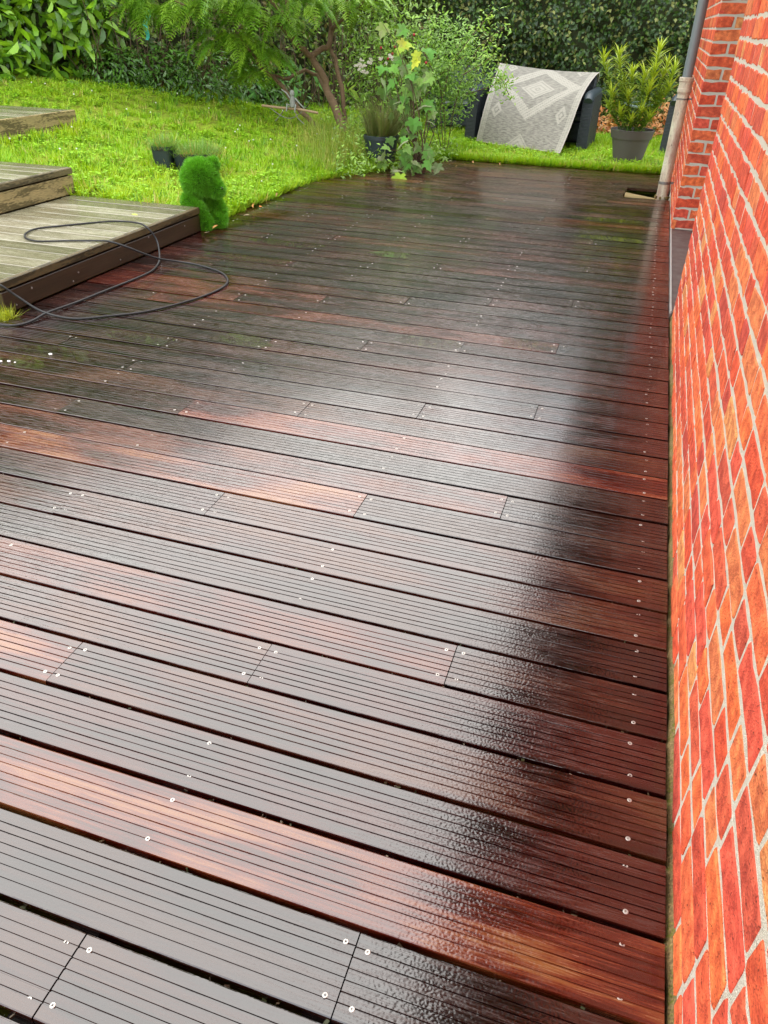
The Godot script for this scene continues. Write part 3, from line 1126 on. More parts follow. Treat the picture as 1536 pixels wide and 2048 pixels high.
# ---------------------------------------------------------------- foliage helpers
func leaf_mesh(l: float, w: float, fold := 0.25, droop := 0.12) -> ArrayMesh:   # along +z, up is +y
	var b := MB.new()
	var st := [0.0, 0.22, 0.5, 0.78, 1.0]
	var wd := [0.05, 0.75, 1.0, 0.68, 0.0]
	for i in 4:
		var z0: float = st[i] * l
		var z1: float = st[i + 1] * l
		var y0: float = -droop * l * st[i] * st[i]
		var y1: float = -droop * l * st[i + 1] * st[i + 1]
		var a0: float = wd[i] * w * 0.5
		var a1: float = wd[i + 1] * w * 0.5
		for s in [-1.0, 1.0]:
			var p0 := Vector3(0, y0, z0)
			var p1 := Vector3(0, y1, z1)
			var q0 := Vector3(s * a0, y0 + fold * a0, z0)
			var q1 := Vector3(s * a1, y1 + fold * a1, z1)
			if s > 0: b.tri(p0, p1, q0); if a1 > 0: b.tri(p1, q1, q0)
			else: b.tri(p0, q0, p1); if a1 > 0: b.tri(p1, q0, q1)
	return b.mesh()

func diamond(l: float, w: float) -> ArrayMesh:
	var b := MB.new()
	var m := Vector3(0, 0.02 * l, l * 0.45)
	for s in [-1.0, 1.0]:
		var q := Vector3(s * w * 0.5, 0.14 * w, l * 0.42)
		if s > 0: b.tri(Vector3.ZERO, m, q); b.tri(m, Vector3(0, -0.1 * l, l), q)
		else: b.tri(Vector3.ZERO, q, m); b.tri(m, q, Vector3(0, -0.1 * l, l))
	return b.mesh()

func lobed_leaf(size: float) -> ArrayMesh:      # five pointed lobes with teeth, stalk end at the origin, along +z
	var b := MB.new()
	var pts := [Vector2(0.0, 0.02), Vector2(0.22, -0.10), Vector2(0.46, 0.02), Vector2(0.34, 0.17), Vector2(0.58, 0.28), Vector2(0.66, 0.52), Vector2(0.40, 0.50), Vector2(0.28, 0.58), Vector2(0.26, 0.78), Vector2(0.12, 0.86), Vector2(0.0, 1.06)]
	var c := Vector2(0.0, 0.36)
	for s in [-1.0, 1.0]:
		for i in pts.size() - 1:
			var f := func(p: Vector2) -> Vector3: return Vector3(p.x * s * 0.92, 0.34 * absf(p.x) - 0.36 * p.y * p.y - 0.3 * p.x * p.x, p.y * (1.0 - 0.12 * p.y)) * size
			if s > 0: b.tri(f.call(c), f.call(pts[i + 1]), f.call(pts[i]))
			else: b.tri(f.call(c), f.call(pts[i]), f.call(pts[i + 1]))
	return b.mesh()

func frond_mesh(l: float, sd: int) -> ArrayMesh:   # drooping pinnate leaf with long narrow cut leaflets
	var r := RandomNumberGenerator.new()
	r.seed = sd
	var b := MB.new()
	var path := func(t: float) -> Vector3: return Vector3(0, 0.22 * l * t - 0.62 * l * t * t, l * t * (1.0 - 0.18 * t))
	blade(b, path.call(0.0), path.call(0.5), Vector3(0, 0.02 * l, 0), 0.003, 2)
	blade(b, path.call(0.45), path.call(1.0), Vector3(0, 0.04 * l, 0), 0.003, 2)
	for k in 15:
		var t := 0.14 + 0.86 * k / 14.0
		var p: Vector3 = path.call(t)
		var ll := l * 0.34 * sin(PI * clampf(t * 0.86 + 0.12, 0, 1)) * r.randf_range(0.85, 1.15) + 0.01
		for s in [-1.0, 1.0]:
			var d := Vector3(s * 0.86, -0.28 + r.randfn(0, 0.12), 0.48).normalized() * ll
			blade(b, p, p + d, Vector3(0, 0.22 * ll, 0), 0.0085, 2)
			# side cuts of the leaflet
			for e in [0.35, 0.62]:
				var o: Vector3 = p + d * e + Vector3(0, 0.22 * ll, 0) * (e - e * e)
				blade(b, o, o + (d.normalized() * 0.5 + Vector3(0, -0.35, 0.62 * (1.0 if r.randf() < 0.5 else -1.0))) * ll * 0.30, Vector3.ZERO, 0.0060, 1)
	return b.mesh()

func facing(normal: Vector3, along: Vector3, scale := 1.0) -> Basis:   # leaf basis: y = normal, z = growth direction
	var y := normal.normalized()
	var z := (along - y * along.dot(y))
	if z.length() < 0.01: z = y.cross(Vector3(0.3, 0.1, 0.9))
	z = z.normalized()
	return Basis(y.cross(z), y, z).scaled(Vector3(scale, scale, scale))

func rnd3(s: float) -> Vector3:
	return Vector3(rng.randfn(0, s), rng.randfn(0, s), rng.randfn(0, s))

# a hedge between two ground points; out is the way its face looks
func hedge(h: Node3D, a: Vector3, b: Vector3, height: float, out: Vector3, mesh: Mesh, mt: Material, n: int, tones: Array, size: Array, hang: float, rough: float) -> void:
	var where := []
	var tint := []
	var nz := FastNoiseLite.new()
	nz.seed = int(a.x * 31.0) + 5
	nz.frequency = 0.9
	var dir := (b - a)
	for i in n:
		var u := rng.randf()
		var low := rng.randf() < 0.68
		var y := rng.randf_range(0.0, 2.1) if low else rng.randf_range(2.1, height)
		var p := a + dir * u + Vector3.UP * y
		var bump := nz.get_noise_3dv(p * 1.6) * rough + nz.get_noise_3dv(p * 4.5) * rough * 0.5
		var depth := -absf(rng.randfn(0, 0.16)) + bump
		if y > height - 0.5: depth -= (y - height + 0.5) * 0.5
		p += out * depth
		var nn := (out * 0.8 + Vector3.UP * 0.55 + rnd3(0.45))
		var al := (out * 0.5 + Vector3.DOWN * hang + rnd3(0.55))
		var sc := rng.randf_range(size[0], size[1]) * (1.0 if low else 1.9)
		where.append(Transform3D(facing(nn, al, sc), p - h.position))
		var c: Color = tones[rng.randi_range(0, tones.size() - 1)]
		var k := rng.randf_range(0.75, 1.25)
		tint.append(Color(c.r * k, c.g * k, c.b * k))
	many("leaves", mesh, mt, where, tint, h)
	# dense inner growth behind the outer leaves
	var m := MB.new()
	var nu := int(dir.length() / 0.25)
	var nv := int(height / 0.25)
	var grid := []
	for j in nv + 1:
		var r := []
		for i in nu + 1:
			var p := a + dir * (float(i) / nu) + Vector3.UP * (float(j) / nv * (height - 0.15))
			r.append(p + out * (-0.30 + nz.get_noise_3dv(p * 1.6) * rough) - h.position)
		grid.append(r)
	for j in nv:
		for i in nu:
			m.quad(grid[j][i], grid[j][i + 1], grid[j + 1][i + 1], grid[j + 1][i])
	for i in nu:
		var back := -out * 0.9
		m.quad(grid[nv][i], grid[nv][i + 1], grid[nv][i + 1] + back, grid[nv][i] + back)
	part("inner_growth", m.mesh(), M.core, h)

func build_hedges() -> void:
	# cherry laurel on the left
	var A := Vector3(-10.2, 0.95, -3.4)
	var B := Vector3(-6.15, 0.52, -8.9)
	var o1 := Vector3(0.80, 0, 0.60).normalized()
	var h := thing("laurel_hedge", "glossy large-leaved laurel hedge at the back of the lawn", "hedge", (A + B) * 0.5)
	hedge(h, A, B, 4.0, o1, leaf_mesh(0.20, 0.12, 0.22, 0.14), M.gloss_leaf, 9500, [Color(.15, .32, .012), Color(.22, .42, .014), Color(.09, .22, .012), Color(.06, .15, .012)], [0.7, 1.15], 0.12, 0.34)
	# twiggy mixed shrubs along the diagonal
	var C := Vector3(-3.3, 0.05, -12.7)
	var B2 := Vector3(-6.5, 0.55, -8.6)
	var o2 := Vector3(0.78, 0, 0.62).normalized()
	h = thing("mixed_hedge", "twiggy brownish mixed hedge with small dull leaves behind the feathery tree", "hedge", (B2 + C) * 0.5)
	hedge(h, B2, C, 4.2, o2, diamond(0.085, 0.042), M.leaf, 15000, [Color(.085, .16, .015), Color(.12, .18, .02), Color(.055, .11, .012), Color(.15, .13, .03), Color(.18, .28, .03)], [0.6, 1.2], 0.3, 0.22)
	var tw := MB.new()
	for i in 120:
		var u := rng.randf() * 0.8
		var p := B2.lerp(C, u) + o2 * rng.randf_range(-0.05, 0.22) - h.position
		p.y = lawn_y(p.x + h.position.x, p.z + h.position.z) - h.position.y
		var q := p + Vector3(rng.randfn(0, 0.22), rng.randf_range(0.5, 1.5), rng.randfn(0, 0.22))
		tw.tube([p, p.lerp(q, 0.5) + rnd3(0.04), q], [0.006, 0.005, 0.002], 4, false)
	part("twigs", tw.mesh(), M.twig, h)
	# hornbeam hedge across the back right
	var D := Vector3(-3.9, 0.0, -12.75)
	var E := Vector3(5.0, 0.0, -13.1)
	h = thing("hornbeam_hedge", "tall dark green small-leaved hedge behind the draped rug and lily pot", "hedge", (D + E) * 0.5)
	hedge(h, D, E, 4.2, Vector3(0, 0, 1), diamond(0.085, 0.056), M.leaf, 30000, [Color(.040, .095, .016), Color(.060, .13, .018), Color(.022, .055, .012), Color(.09, .16, .02), Color(.22, .24, .06), Color(.03, .07, .012)], [0.5, 1.0], 0.5, 0.34)
	# dry orange leaves at its foot
	var ow := []
	var ot := []
	for i in 2600:
		var x := rng.randf_range(-3.2, 1.0)
		var hgt := absf(rng.randfn(0, 0.22))
		var lump := 0.75 + 0.35 * sin(x * 3.1) + 0.2 * sin(x * 7.3)
		hgt = minf(hgt * lump, 0.62)
		var p := Vector3(x, 0.02 + hgt, -12.33 - 0.5 * hgt + rng.randfn(0, 0.08))
		ow.append(Transform3D(facing(Vector3(0, 0.6, 0.8) + rnd3(0.5), rnd3(1.0), rng.randf_range(0.6, 1.2)), p))
		var c: Color = [Color(.52, .20, .045), Color(.62, .30, .10), Color(.40, .13, .03), Color(.66, .38, .16)][rng.randi_range(0, 3)]
		ot.append(c)
	tag(many("dry_leaves", leaf_mesh(0.085, 0.055, 0.35, 0.2), M.leaf, ow, ot), "dry orange brown leaves heaped along the foot of the back hedge", "leaves")
	tall_trees()
	# ground cover of glossy shrubs along the lawn's back edge
	for q in [[250, 172, 0.32, 700], [330, 182, 0.40, 800], [410, 195, 0.44, 850], [490, 205, 0.42, 800], [560, 215, 0.36, 600], [205, 165, 0.34, 600]]:
		var d := ray(q[0], q[1])
		var t := (EYE.y - 0.0) / 1.0
		# where the ray meets the sloping lawn
		var s := 2.0
		while s < 40.0 and EYE.y + d.y * s > lawn_y(d.x * s, d.z * s): s += 0.02
		var p := EYE + d * s
		p.y = lawn_y(p.x, p.z)
		shrub(p + Vector3(-0.12, 0, -0.12), q[2], q[3], q[0])
		t += 0.0

func tall_trees() -> void:
	# the neighbouring trees above the hedge: out of the picture, but the puddles and wet boards mirror them
	var names := ["tall broadleaf tree standing beyond the laurel hedge", "tall broadleaf tree beyond the mixed hedge's near end", "tall broadleaf tree beyond the middle of the mixed hedge", "tall broadleaf tree beyond the corner of the two back hedges", "tall broadleaf tree beyond the hedge behind the rug", "tall broadleaf tree beyond the hedge behind the lily pot"]
	var spots := [Vector3(-14.5, 0, -10.0), Vector3(-12.0, 0, -14.0), Vector3(-9.0, 0, -17.5), Vector3(-5.5, 0, -19.0), Vector3(-2.0, 0, -20.0), Vector3(1.8, 0, -20.5)]
	var lm := leaf_mesh(0.42, 0.26)
	for i in spots.size():
		var t := thing("tall_tree", names[i], "tree", spots[i], 0.0, "tall trees beyond the hedges")
		var h: float = [8.2, 8.8, 8.4, 8.6, 8.0, 7.6][i]
		var b := MB.new()
		b.tube([Vector3.ZERO, Vector3(0.1, h * 0.3, 0), Vector3(0, h * 0.6, 0.1), Vector3(0.1, h * 0.9, 0)], [0.22, 0.18, 0.11, 0.03], 10)
		for k in 9:
			var a := k * 2.4
			var p := Vector3(0, h * (0.3 + 0.06 * k), 0)
			b.tube([p, p + Vector3(cos(a) * 1.0, 0.5, sin(a) * 1.0), p + Vector3(cos(a) * 1.7, 0.9, sin(a) * 1.7)], [0.07, 0.05, 0.02], 6, false)
		part("trunk", b.mesh(), M.bark, t)
		var w := []
		var c := []
		for k in 2600:
			var d := rnd3(1.0).normalized()
			var p := Vector3(d.x * 2.3, h * 0.62 + d.y * h * 0.38, d.z * 2.0) * Vector3(1, 1, 1)
			p = Vector3(0, h * 0.62, 0) + (p - Vector3(0, h * 0.62, 0)) * (pow(rng.randf(), 0.35) * (0.8 + 0.25 * sin(d.x * 7.0 + i) * sin(d.y * 6.0)))
			w.append(Transform3D(facing(d + Vector3.UP * 0.5 + rnd3(0.4), rnd3(1.0), rng.randf_range(0.6, 1.2)), p))
			var q := rng.randf_range(0.6, 1.3)
			c.append(Color(.06 * q, .12 * q, .02 * q))
		many("crown", lm, M.leaf, w, c, t)

func shrub(at: Vector3, r: float, n: int, sd: int) -> void:
	var kinds := {250: "low leafy shrub beside the laurel hedge at the lawn's back edge", 330: "low dark shrub under the brown twigs of the mixed hedge", 410: "rounded dark green shrub at the lawn's edge below the feathery fronds", 490: "dark broad-leaved shrub behind the stick ornament", 560: "leafy shrub behind the forked trunk of the feathery tree", 205: "dark shrub at the foot of the laurel hedge's end"}
	var s := thing("low_shrub", kinds[sd], "shrub", at, 0.0, "shrubs along the back of the lawn")
	var where := []
	var tint := []
	for i in n:
		var dv := rnd3(1.0).normalized()
		dv.y = absf(dv.y)
		var p := dv * r * pow(rng.randf(), 0.3) * Vector3(1.35, 1.25, 1.0)
		where.append(Transform3D(facing(dv + Vector3.UP * 0.6 + rnd3(0.4), dv + Vector3.DOWN * 0.4 + rnd3(0.4), rng.randf_range(0.6, 1.1)), p))
		var k := rng.randf_range(0.6, 1.3)
		tint.append(Color(.070 * k, .17 * k, .02 * k))
	many("leaves", leaf_mesh(0.10, 0.05), M.gloss_leaf, where, tint, s)
	var b := MB.new()
	for i in 7:
		var d := Vector3(rng.randfn(0, 0.5), 1.0, rng.randfn(0, 0.5)) * r
		b.tube([Vector3.ZERO, d * 0.5 + rnd3(0.02), d], [0.012, 0.008, 0.004], 5, false)
	part("stems", b.mesh(), M.twig, s)

# ---------------------------------------------------------------- the feathery tree
func build_tree() -> void:
	var base := on_depth(690, 288, -9.0)
	base.y = lawn_y(base.x, base.z)
	var t := thing("sumac_tree", "feathery cut-leaved tree with several leaning bare trunks at deck corner", "tree", base)
	var pt := func(x: float, y: float, z: float) -> Vector3: return on_depth(x, y, z) - base
	var limbs := [
		[[[692, 300, -8.95], [684, 255, -9.0], [672, 220, -9.05], [655, 185, -9.1], [645, 150, -9.1], [622, 112, -9.05]], [.060, .052, .048, .044, .040, .036]],
		[[[622, 112, -9.05], [600, 95, -8.9], [585, 78, -8.8], [578, 40, -8.7], [570, -60, -8.6]], [.034, .030, .028, .024, .016]],
		[[[622, 112, -9.05], [640, 100, -9.15], [658, 90, -9.2], [662, 60, -9.3], [655, -20, -9.3], [640, -140, -9.3]], [.034, .032, .030, .026, .020, .012]],
		[[[688, 298, -9.1], [690, 240, -9.2], [684, 175, -9.2], [672, 130, -9.25], [660, 95, -9.3], [680, 10, -9.4], [690, -120, -9.4]], [.030, .028, .026, .024, .022, .018, .010]],
		[[[672, 225, -9.1], [650, 180, -9.2], [635, 150, -9.3], [610, 140, -9.2], [575, 158, -9.0], [548, 150, -8.9]], [.030, .026, .022, .020, .018, .012]],
		[[[650, 292, -9.0], [630, 255, -9.0], [600, 222, -8.95], [570, 180, -8.9], [545, 152, -8.85], [525, 140, -8.8], [470, 60, -8.6]], [.032, .029, .027, .025, .022, .018, .008]],
		[[[585, 78, -8.8], [560, 50, -8.7], [470, 30, -8.5], [400, 18, -8.4], [300, -10, -8.3]], [.026, .022, .018, .014, .008]],
		[[[578, 40, -8.7], [500, -40, -8.4], [420, -110, -8.2]], [.022, .016, .008]],
		[[[662, 60, -9.3], [720, 10, -9.2], [770, -60, -9.1]], [.020, .014, .008]]]
	var tr := MB.new()
	for l in limbs:
		var p := []
		for q in l[0]: p.append(pt.call(q[0], q[1], q[2]))
		# a finer, slightly wandering line
		var f := []
		var rr := []
		for i in p.size() - 1:
			for k in 3:
				var s := k / 3.0
				f.append(p[i].lerp(p[i + 1], s) + (rnd3(0.008) if k > 0 else Vector3.ZERO))
				rr.append(lerpf(l[1][i], l[1][i + 1], s))
		f.append(p[-1]); rr.append(l[1][-1])
		tr.tube(f, rr, 9)
	part("trunk", tr.mesh(), M.bark, t)
	var fr := [frond_mesh(0.46, 1), frond_mesh(0.46, 2), frond_mesh(0.46, 3)]
	# clumps of fronds: [pixel x, pixel y, depth, radius, fronds]
	var clumps := [[300, 30, -8.3, 0.34, 20], [240, 8, -8.2, 0.26, 12], [365, 40, -8.3, 0.36, 22], [430, 20, -8.4, 0.38, 26], [500, 30, -8.5, 0.36, 24], [460, 95, -8.6, 0.34, 24], [515, 120, -8.7, 0.30, 22], [560, 60, -8.7, 0.28, 18], [610, 25, -8.8, 0.32, 18], [670, 20, -9.0, 0.32, 16], [730, 20, -9.2, 0.30, 12], [480, 150, -8.75, 0.22, 12], [520, 165, -8.8, 0.16, 8], [330, -70, -8.2, 0.5, 26], [450, -110, -8.2, 0.55, 28], [560, -130, -8.5, 0.55, 28], [660, -140, -9.0, 0.5, 24], [590, -260, -8.7, 0.6, 24], [480, -240, -8.3, 0.5, 20]]
	var where := [[], [], []]
	var tint := [[], [], []]
	for c in clumps:
		var o: Vector3 = on_depth(c[0], c[1], c[2]) - base
		for i in c[4]:
			var d := Vector3(rng.randfn(0, 1), rng.randfn(0.25, 0.5), rng.randfn(0, 1)).normalized()
			var p: Vector3 = o + d * c[3] * rng.randf_range(0.0, 0.6)
			var flat := Vector3(d.x, 0.0, d.z).normalized()
			var k := rng.randi_range(0, 2)
			where[k].append(Transform3D(facing(Vector3.UP + flat * 0.25 + rnd3(0.15), flat + Vector3.UP * d.y * 0.3, rng.randf_range(0.6, 1.0)), p + Vector3(0, 0.1, 0)))
			var w := rng.randf()
			var col := Color(.12, .30, .016).lerp(Color(.26, .44, .03), w)
			tint[k].append(col)
	var crown := Node3D.new()
	crown.name = "crown"
	t.add_child(crown)
	for k in 3: many("fronds", fr[k], M.leaf, where[k], tint[k], crown)

# ---------------------------------------------------------------- plants at the deck's far left corner
func long_stem(b: MB, a: Vector3, e: Vector3, sag: Vector3, r: float) -> void:
	var p := []
	for k in 7:
		var t := k / 6.0
		p.append(a.lerp(e, t) + sag * 4.0 * t * (1.0 - t))
	b.tube(p, [r, r * 0.95, r * 0.9, r * 0.8, r * 0.7, r * 0.6, r * 0.4], 5, false)

func build_border_plants() -> void:
	# black tub with a wispy brown-green grass
	var p := Vector3(-2.72, 0.0, -8.35)
	var t := thing("grass_tub", "blue-black round tub with wispy brownish green grass at deck corner", "potted plant", p)
	var b := MB.new()
	b.lathe([Vector2(0.0, 0.0), Vector2(0.135, 0.0), Vector2(0.150, 0.03), Vector2(0.178, 0.27), Vector2(0.188, 0.27), Vector2(0.190, 0.305), Vector2(0.180, 0.310), Vector2(0.170, 0.29), Vector2(0.165, 0.25)], 32)
	part("tub", b.mesh(), M.pot_black, t)
	b = MB.new()
	b.lathe([Vector2(0.168, 0.255), Vector2(0.0, 0.265)], 24)
	part("soil", b.mesh(), M.soil, t)
	var w := []
	var c := []
	var wt := MB.new()
	blade(wt, Vector3.ZERO, Vector3(0.06, 1.0, 0.0), Vector3(-0.05, 0.05, 0.02), 0.0026, 4)
	var wm := wt.mesh()
	for i in 800:
		var a := rng.randf() * TAU
		var r := 0.13 * sqrt(rng.randf())
		var lean := Vector3(cos(a), 0, sin(a)) * rng.randf_range(0.0, 0.75) + Vector3(0.1, 0, 0)
		var h := rng.randf_range(0.22, 0.46)
		var up := (Vector3.UP + lean).normalized()
		var s := up.cross(Vector3(cos(a * 3), 0.1, sin(a * 3))).normalized()
		w.append(Transform3D(Basis(s * 1.0, up * h, s.cross(up) * 1.0), Vector3(cos(a) * r, 0.26, sin(a) * r)))
		c.append(Color(.10, .17, .035).lerp(Color(.22, .20, .07), rng.randf()))
	many("wisps", wm, M.blade, w, c, t)
	# lobed-leaf shrub in front of and beside the tub: leaves placed one by one
	var root := Vector3(-2.30, 0.0, -8.42)
	var v := thing("lobed_leaf_plant", "tall plant with big lobed green leaves, some turning yellow, beside the tub", "plant", root)
	var ll := lobed_leaf(0.135)
	var green := Color(.075, .24, .028)
	var yellow := Color(.50, .54, .04)
	var pale := Color(.16, .29, .06)
	var dark := Color(.050, .120, .018)
	var list := [[340, 40, 1.0, Color(.22, .36, .05)], [570, 85, 0.9, green], [560, 215, 0.9, yellow], [640, 270, 0.8, Color(.30, .42, .03)], [650, 340, 0.9, Color(.40, .50, .03)], [700, 420, 0.8, yellow], [530, 290, 0.7, Color(.26, .40, .03)], [780, 300, 1.15, green], [610, 450, 1.1, green], [560, 480, 0.8, dark], [315, 630, 1.15, green], [330, 700, 1.0, dark], [470, 630, 1.0, green], [560, 730, 1.15, green], [720, 590, 1.1, green], [740, 640, 0.8, green], [820, 900, 1.25, green], [770, 870, 1.0, green], [650, 1010, 1.15, green], [690, 1060, 0.8, green], [410, 1330, 0.9, pale], [275, 1450, 1.1, pale], [375, 1470, 0.95, pale], [515, 1480, 1.1, pale], [600, 1340, 1.1, Color(.06, .17, .02)], [640, 1470, 1.0, Color(.10, .26, .02)], [800, 1430, 1.0, green], [780, 1340, 0.9, green], [900, 1470, 0.9, Color(.05, .16, .03)], [520, 1580, 1.1, Color(.24, .40, .02)], [470, 1560, 0.9, Color(.10, .26, .02)], [560, 1310, 0.8, pale], [700, 1280, 0.9, dark], [650, 1180, 0.8, dark], [860, 1080, 0.7, dark], [440, 820, 0.8, dark], [620, 560, 0.9, green], [540, 400, 0.9, green]]
	for i in 46:
		list.append([rng.randfn(590, 150), rng.randf_range(420, 1540), rng.randf_range(0.6, 1.0), [green, dark, Color(.11, .28, .03), Color(.16, .32, .05)][i % 4]])
	var st := MB.new()
	var k := 0
	for q in list:
		var px: float = 700 + q[0] / 5.12
		var py: float = 40 + q[1] / 5.12
		var z := -8.25 - 0.25 * rng.randf()
		if q[1] > 1200: z = -7.95 - 0.15 * rng.randf()
		var o := on_depth(px, py, z)
		if o.y < 0.03: o = on_level(px, py, 0.04)
		var to_eye := (EYE - o).normalized()
		var nn := to_eye * 0.5 + Vector3.UP * 0.8 + rnd3(0.45)
		var al := Vector3(rng.randfn(0, 0.7), -0.5, 0.3)
		var lf := part("leaf", ll, null, v, Transform3D(facing(nn, al, q[2]), o - root))
		var m: StandardMaterial3D = leaf_tone(q[3])
		lf.material_override = m
		if k % 2 == 0:
			var foot := Vector3(rng.randfn(0, 0.05), 0.0, rng.randfn(0, 0.05))
			long_stem(st, foot, o - root, Vector3(rng.randfn(0, 0.04), 0.05, 0.0), 0.006)
		k += 1
	part("stems", st.mesh(), M.twig, v)
	# rose with arching sprays of small leaves
	root = Vector3(-2.05, 0.0, -9.55)
	var clump := FastNoiseLite.new()
	clump.seed = 8
	clump.frequency = 4.5
	var rs := thing("rose_bush", "arching small-leaved rose bush with red buds beside the draped rug", "bush", root)
	var sprays := [[[890, 330], [905, 230], [925, 150], [960, 90], [1008, 55]], [[890, 330], [880, 220], [900, 130], [945, 70], [985, 22]], [[890, 330], [870, 240], [850, 150], [860, 70], [880, 20]], [[890, 330], [890, 240], [880, 170], [850, 110], [810, 60]], [[905, 260], [930, 190], [965, 160], [1000, 150], [1018, 190]], [[925, 150], [960, 130], [975, 120], [990, 110]], [[880, 220], [920, 200], [935, 165], [955, 140]], [[870, 240], [830, 180], [800, 130], [790, 60]], [[890, 330], [860, 250], [845, 200], [880, 150], [930, 110]], [[900, 240], [915, 215], [900, 180], [890, 150]], [[880, 200], [860, 180], [880, 120], [915, 90]], [[930, 190], [985, 172], [1000, 158], [1012, 160]]]
	var sb := MB.new()
	var lw := []
	var lt := []
	for s in sprays:
		var zz := -9.5 + rng.randfn(0, 0.2)
		var pts := []
		for q in s: pts.append(on_depth(q[0], q[1], zz) - root)
		var f := []
		for i in pts.size() - 1:
			for j in 5: f.append(pts[i].lerp(pts[i + 1], j / 5.0))
		f.append(pts[-1])
		sb.tube(f, [0.005], 4, false)
		for i in f.size():
			if i < 5: continue
			for j in 13:
				var o: Vector3 = f[i] + rnd3(0.065)
				lw.append(Transform3D(facing(Vector3(0, 0.8, 0.5) + rnd3(0.5), rnd3(1.0), rng.randf_range(0.6, 1.15)), o))
				var w2 := rng.randf()
				lt.append(Color(.14, .32, .03).lerp(Color(.36, .54, .05), w2 * clampf(0.2 + 0.8 * i / f.size(), 0, 1)))
	for i in 5200:
		var a := rnd3(1.0).normalized() * pow(rng.randf(), 0.45)
		var o := on_depth(890, 150, -9.55) - root + a * Vector3(0.42, 0.62, 0.28)
		if o.y < 0.1 or clump.get_noise_3dv(o) < -0.06: continue
		lw.append(Transform3D(facing(Vector3(0, 0.8, 0.5) + rnd3(0.5), rnd3(1.0), rng.randf_range(0.6, 1.0)), o))
		var kk := rng.randf_range(0.7, 1.3)
		lt.append(Color(.22 * kk, .40 * kk, .06 * kk))
	part("stems", sb.mesh(), M.twig, rs)
	many("leaves", leaf_mesh(0.055, 0.032), M.leaf, lw, lt, rs)
	var bud := MB.new()
	bud.lathe([Vector2(0.0, -0.02), Vector2(0.016, -0.008), Vector2(0.020, 0.004), Vector2(0.012, 0.018), Vector2(0.0, 0.022)], 8)
	var bm := bud.mesh()
	var red := mat(lin(.32, .012, .02), 0.6)
	for q in [[762, 96], [790, 94], [828, 70], [852, 126], [785, 108], [776, 118]]:
		part("flower", bm, red, rs, Transform3D(Basis.from_scale(Vector3.ONE * 0.8), on_depth(q[0], q[1], -9.2) - root))
	# white-flowered dark shrub behind the tub
	root = Vector3(-3.05, 0.02, -9.7)
	var ws := thing("flowering_shrub", "dark leafy shrub with clusters of white flowers behind the tub", "shrub", root)
	lw = []
	lt = []
	for i in 6500:
		var q := Vector2(rng.randfn(775, 52), rng.randfn(140, 85))
		var o := on_depth(q.x, q.y, -9.6 + rng.randfn(0, 0.22)) - root
		if o.y < 0.0 or clump.get_noise_3dv(o) < -0.04: continue
		lw.append(Transform3D(facing(Vector3(0, 0.7, 0.6) + rnd3(0.5), rnd3(1.0), rng.randf_range(0.6, 1.2)), o))
		var kk := rng.randf_range(0.5, 1.4)
		lt.append(Color(.20 * kk, .36 * kk, .035 * kk))
	many("leaves", leaf_mesh(0.065, 0.035), M.leaf, lw, lt, ws)
	var wst := MB.new()
	for i in 14: long_stem(wst, Vector3(rng.randfn(0, 0.08), 0, rng.randfn(0, 0.08)), on_depth(rng.randfn(770, 40), rng.randfn(110, 50), -9.6) - root, rnd3(0.03), 0.008)
	part("stems", wst.mesh(), M.twig, ws)
	var wm2 := MB.new()
	for i in 5:
		var a := TAU * i / 5
		disc(wm2, Vector3(cos(a) * 0.014, 0.003, sin(a) * 0.014), Vector3(0.3 * cos(a), 1, 0.3 * sin(a)).normalized(), 0.011, 6)
	lw = []
	lt = []
	for q in [[720, 128], [724, 134], [718, 138], [730, 130], [742, 118], [726, 142], [722, 122], [738, 126], [762, 118], [784, 118], [780, 112], [772, 128], [732, 146], [716, 130]]:
		for j in 4:
			var o := on_depth(q[0] + rng.randfn(0, 2), q[1] + rng.randfn(0, 2), -9.25) - root
			lw.append(Transform3D(facing(Vector3(0, 0.5, 0.9) + rnd3(0.3), rnd3(1.0), rng.randf_range(0.5, 0.8)), o))
			lt.append(Color(.70, .64, .54))
	many("flowers", wm2.mesh(), M.petal, lw, lt, ws)
	# broad-leaved plant behind the tree's trunk
	root = on_depth(600, 215, -10.2)
	root.y = lawn_y(root.x, root.z)
	var bl := thing("broad_leaf_plant", "plant with broad pale green leaves behind the leaning trunks", "plant", root)
	var big := leaf_mesh(0.24, 0.13, 0.2, 0.25)
	for q in [[575, 120], [600, 128], [590, 150], [610, 160], [565, 140], [620, 140], [588, 172], [612, 182], [598, 190], [560, 165], [580, 185], [632, 165], [510, 165], [495, 178], [508, 185], [700, 178], [690, 165], [715, 165], [702, 190]]:
		var o := on_depth(q[0], q[1], -10.0 + rng.randfn(0, 0.15))
		var lf := part("leaf", big, leaf_tone(Color(.075, .24, .05) if q[0] < 650 else Color(.22, .34, .03)), bl, Transform3D(facing(Vector3(0.1, 0.8, 0.6) + rnd3(0.3), Vector3(rng.randfn(0, 0.7), -0.4, 0.4), rng.randf_range(0.6, 0.95)), o - root))
		lf.set_meta("label", "broad pale green leaf")
	var bs := MB.new()
	for i in 8: long_stem(bs, Vector3.ZERO, on_depth(rng.randf_range(560, 640), rng.randf_range(130, 180), -10.0) - root, rnd3(0.03), 0.008)
	part("stems", bs.mesh(), M.twig, bl)
	# long dry grass at the tree's foot
	var gw := []
	var gt := []
	var tall := tuft_mesh(10, 0.30, 0.0035, 0.06, 9)
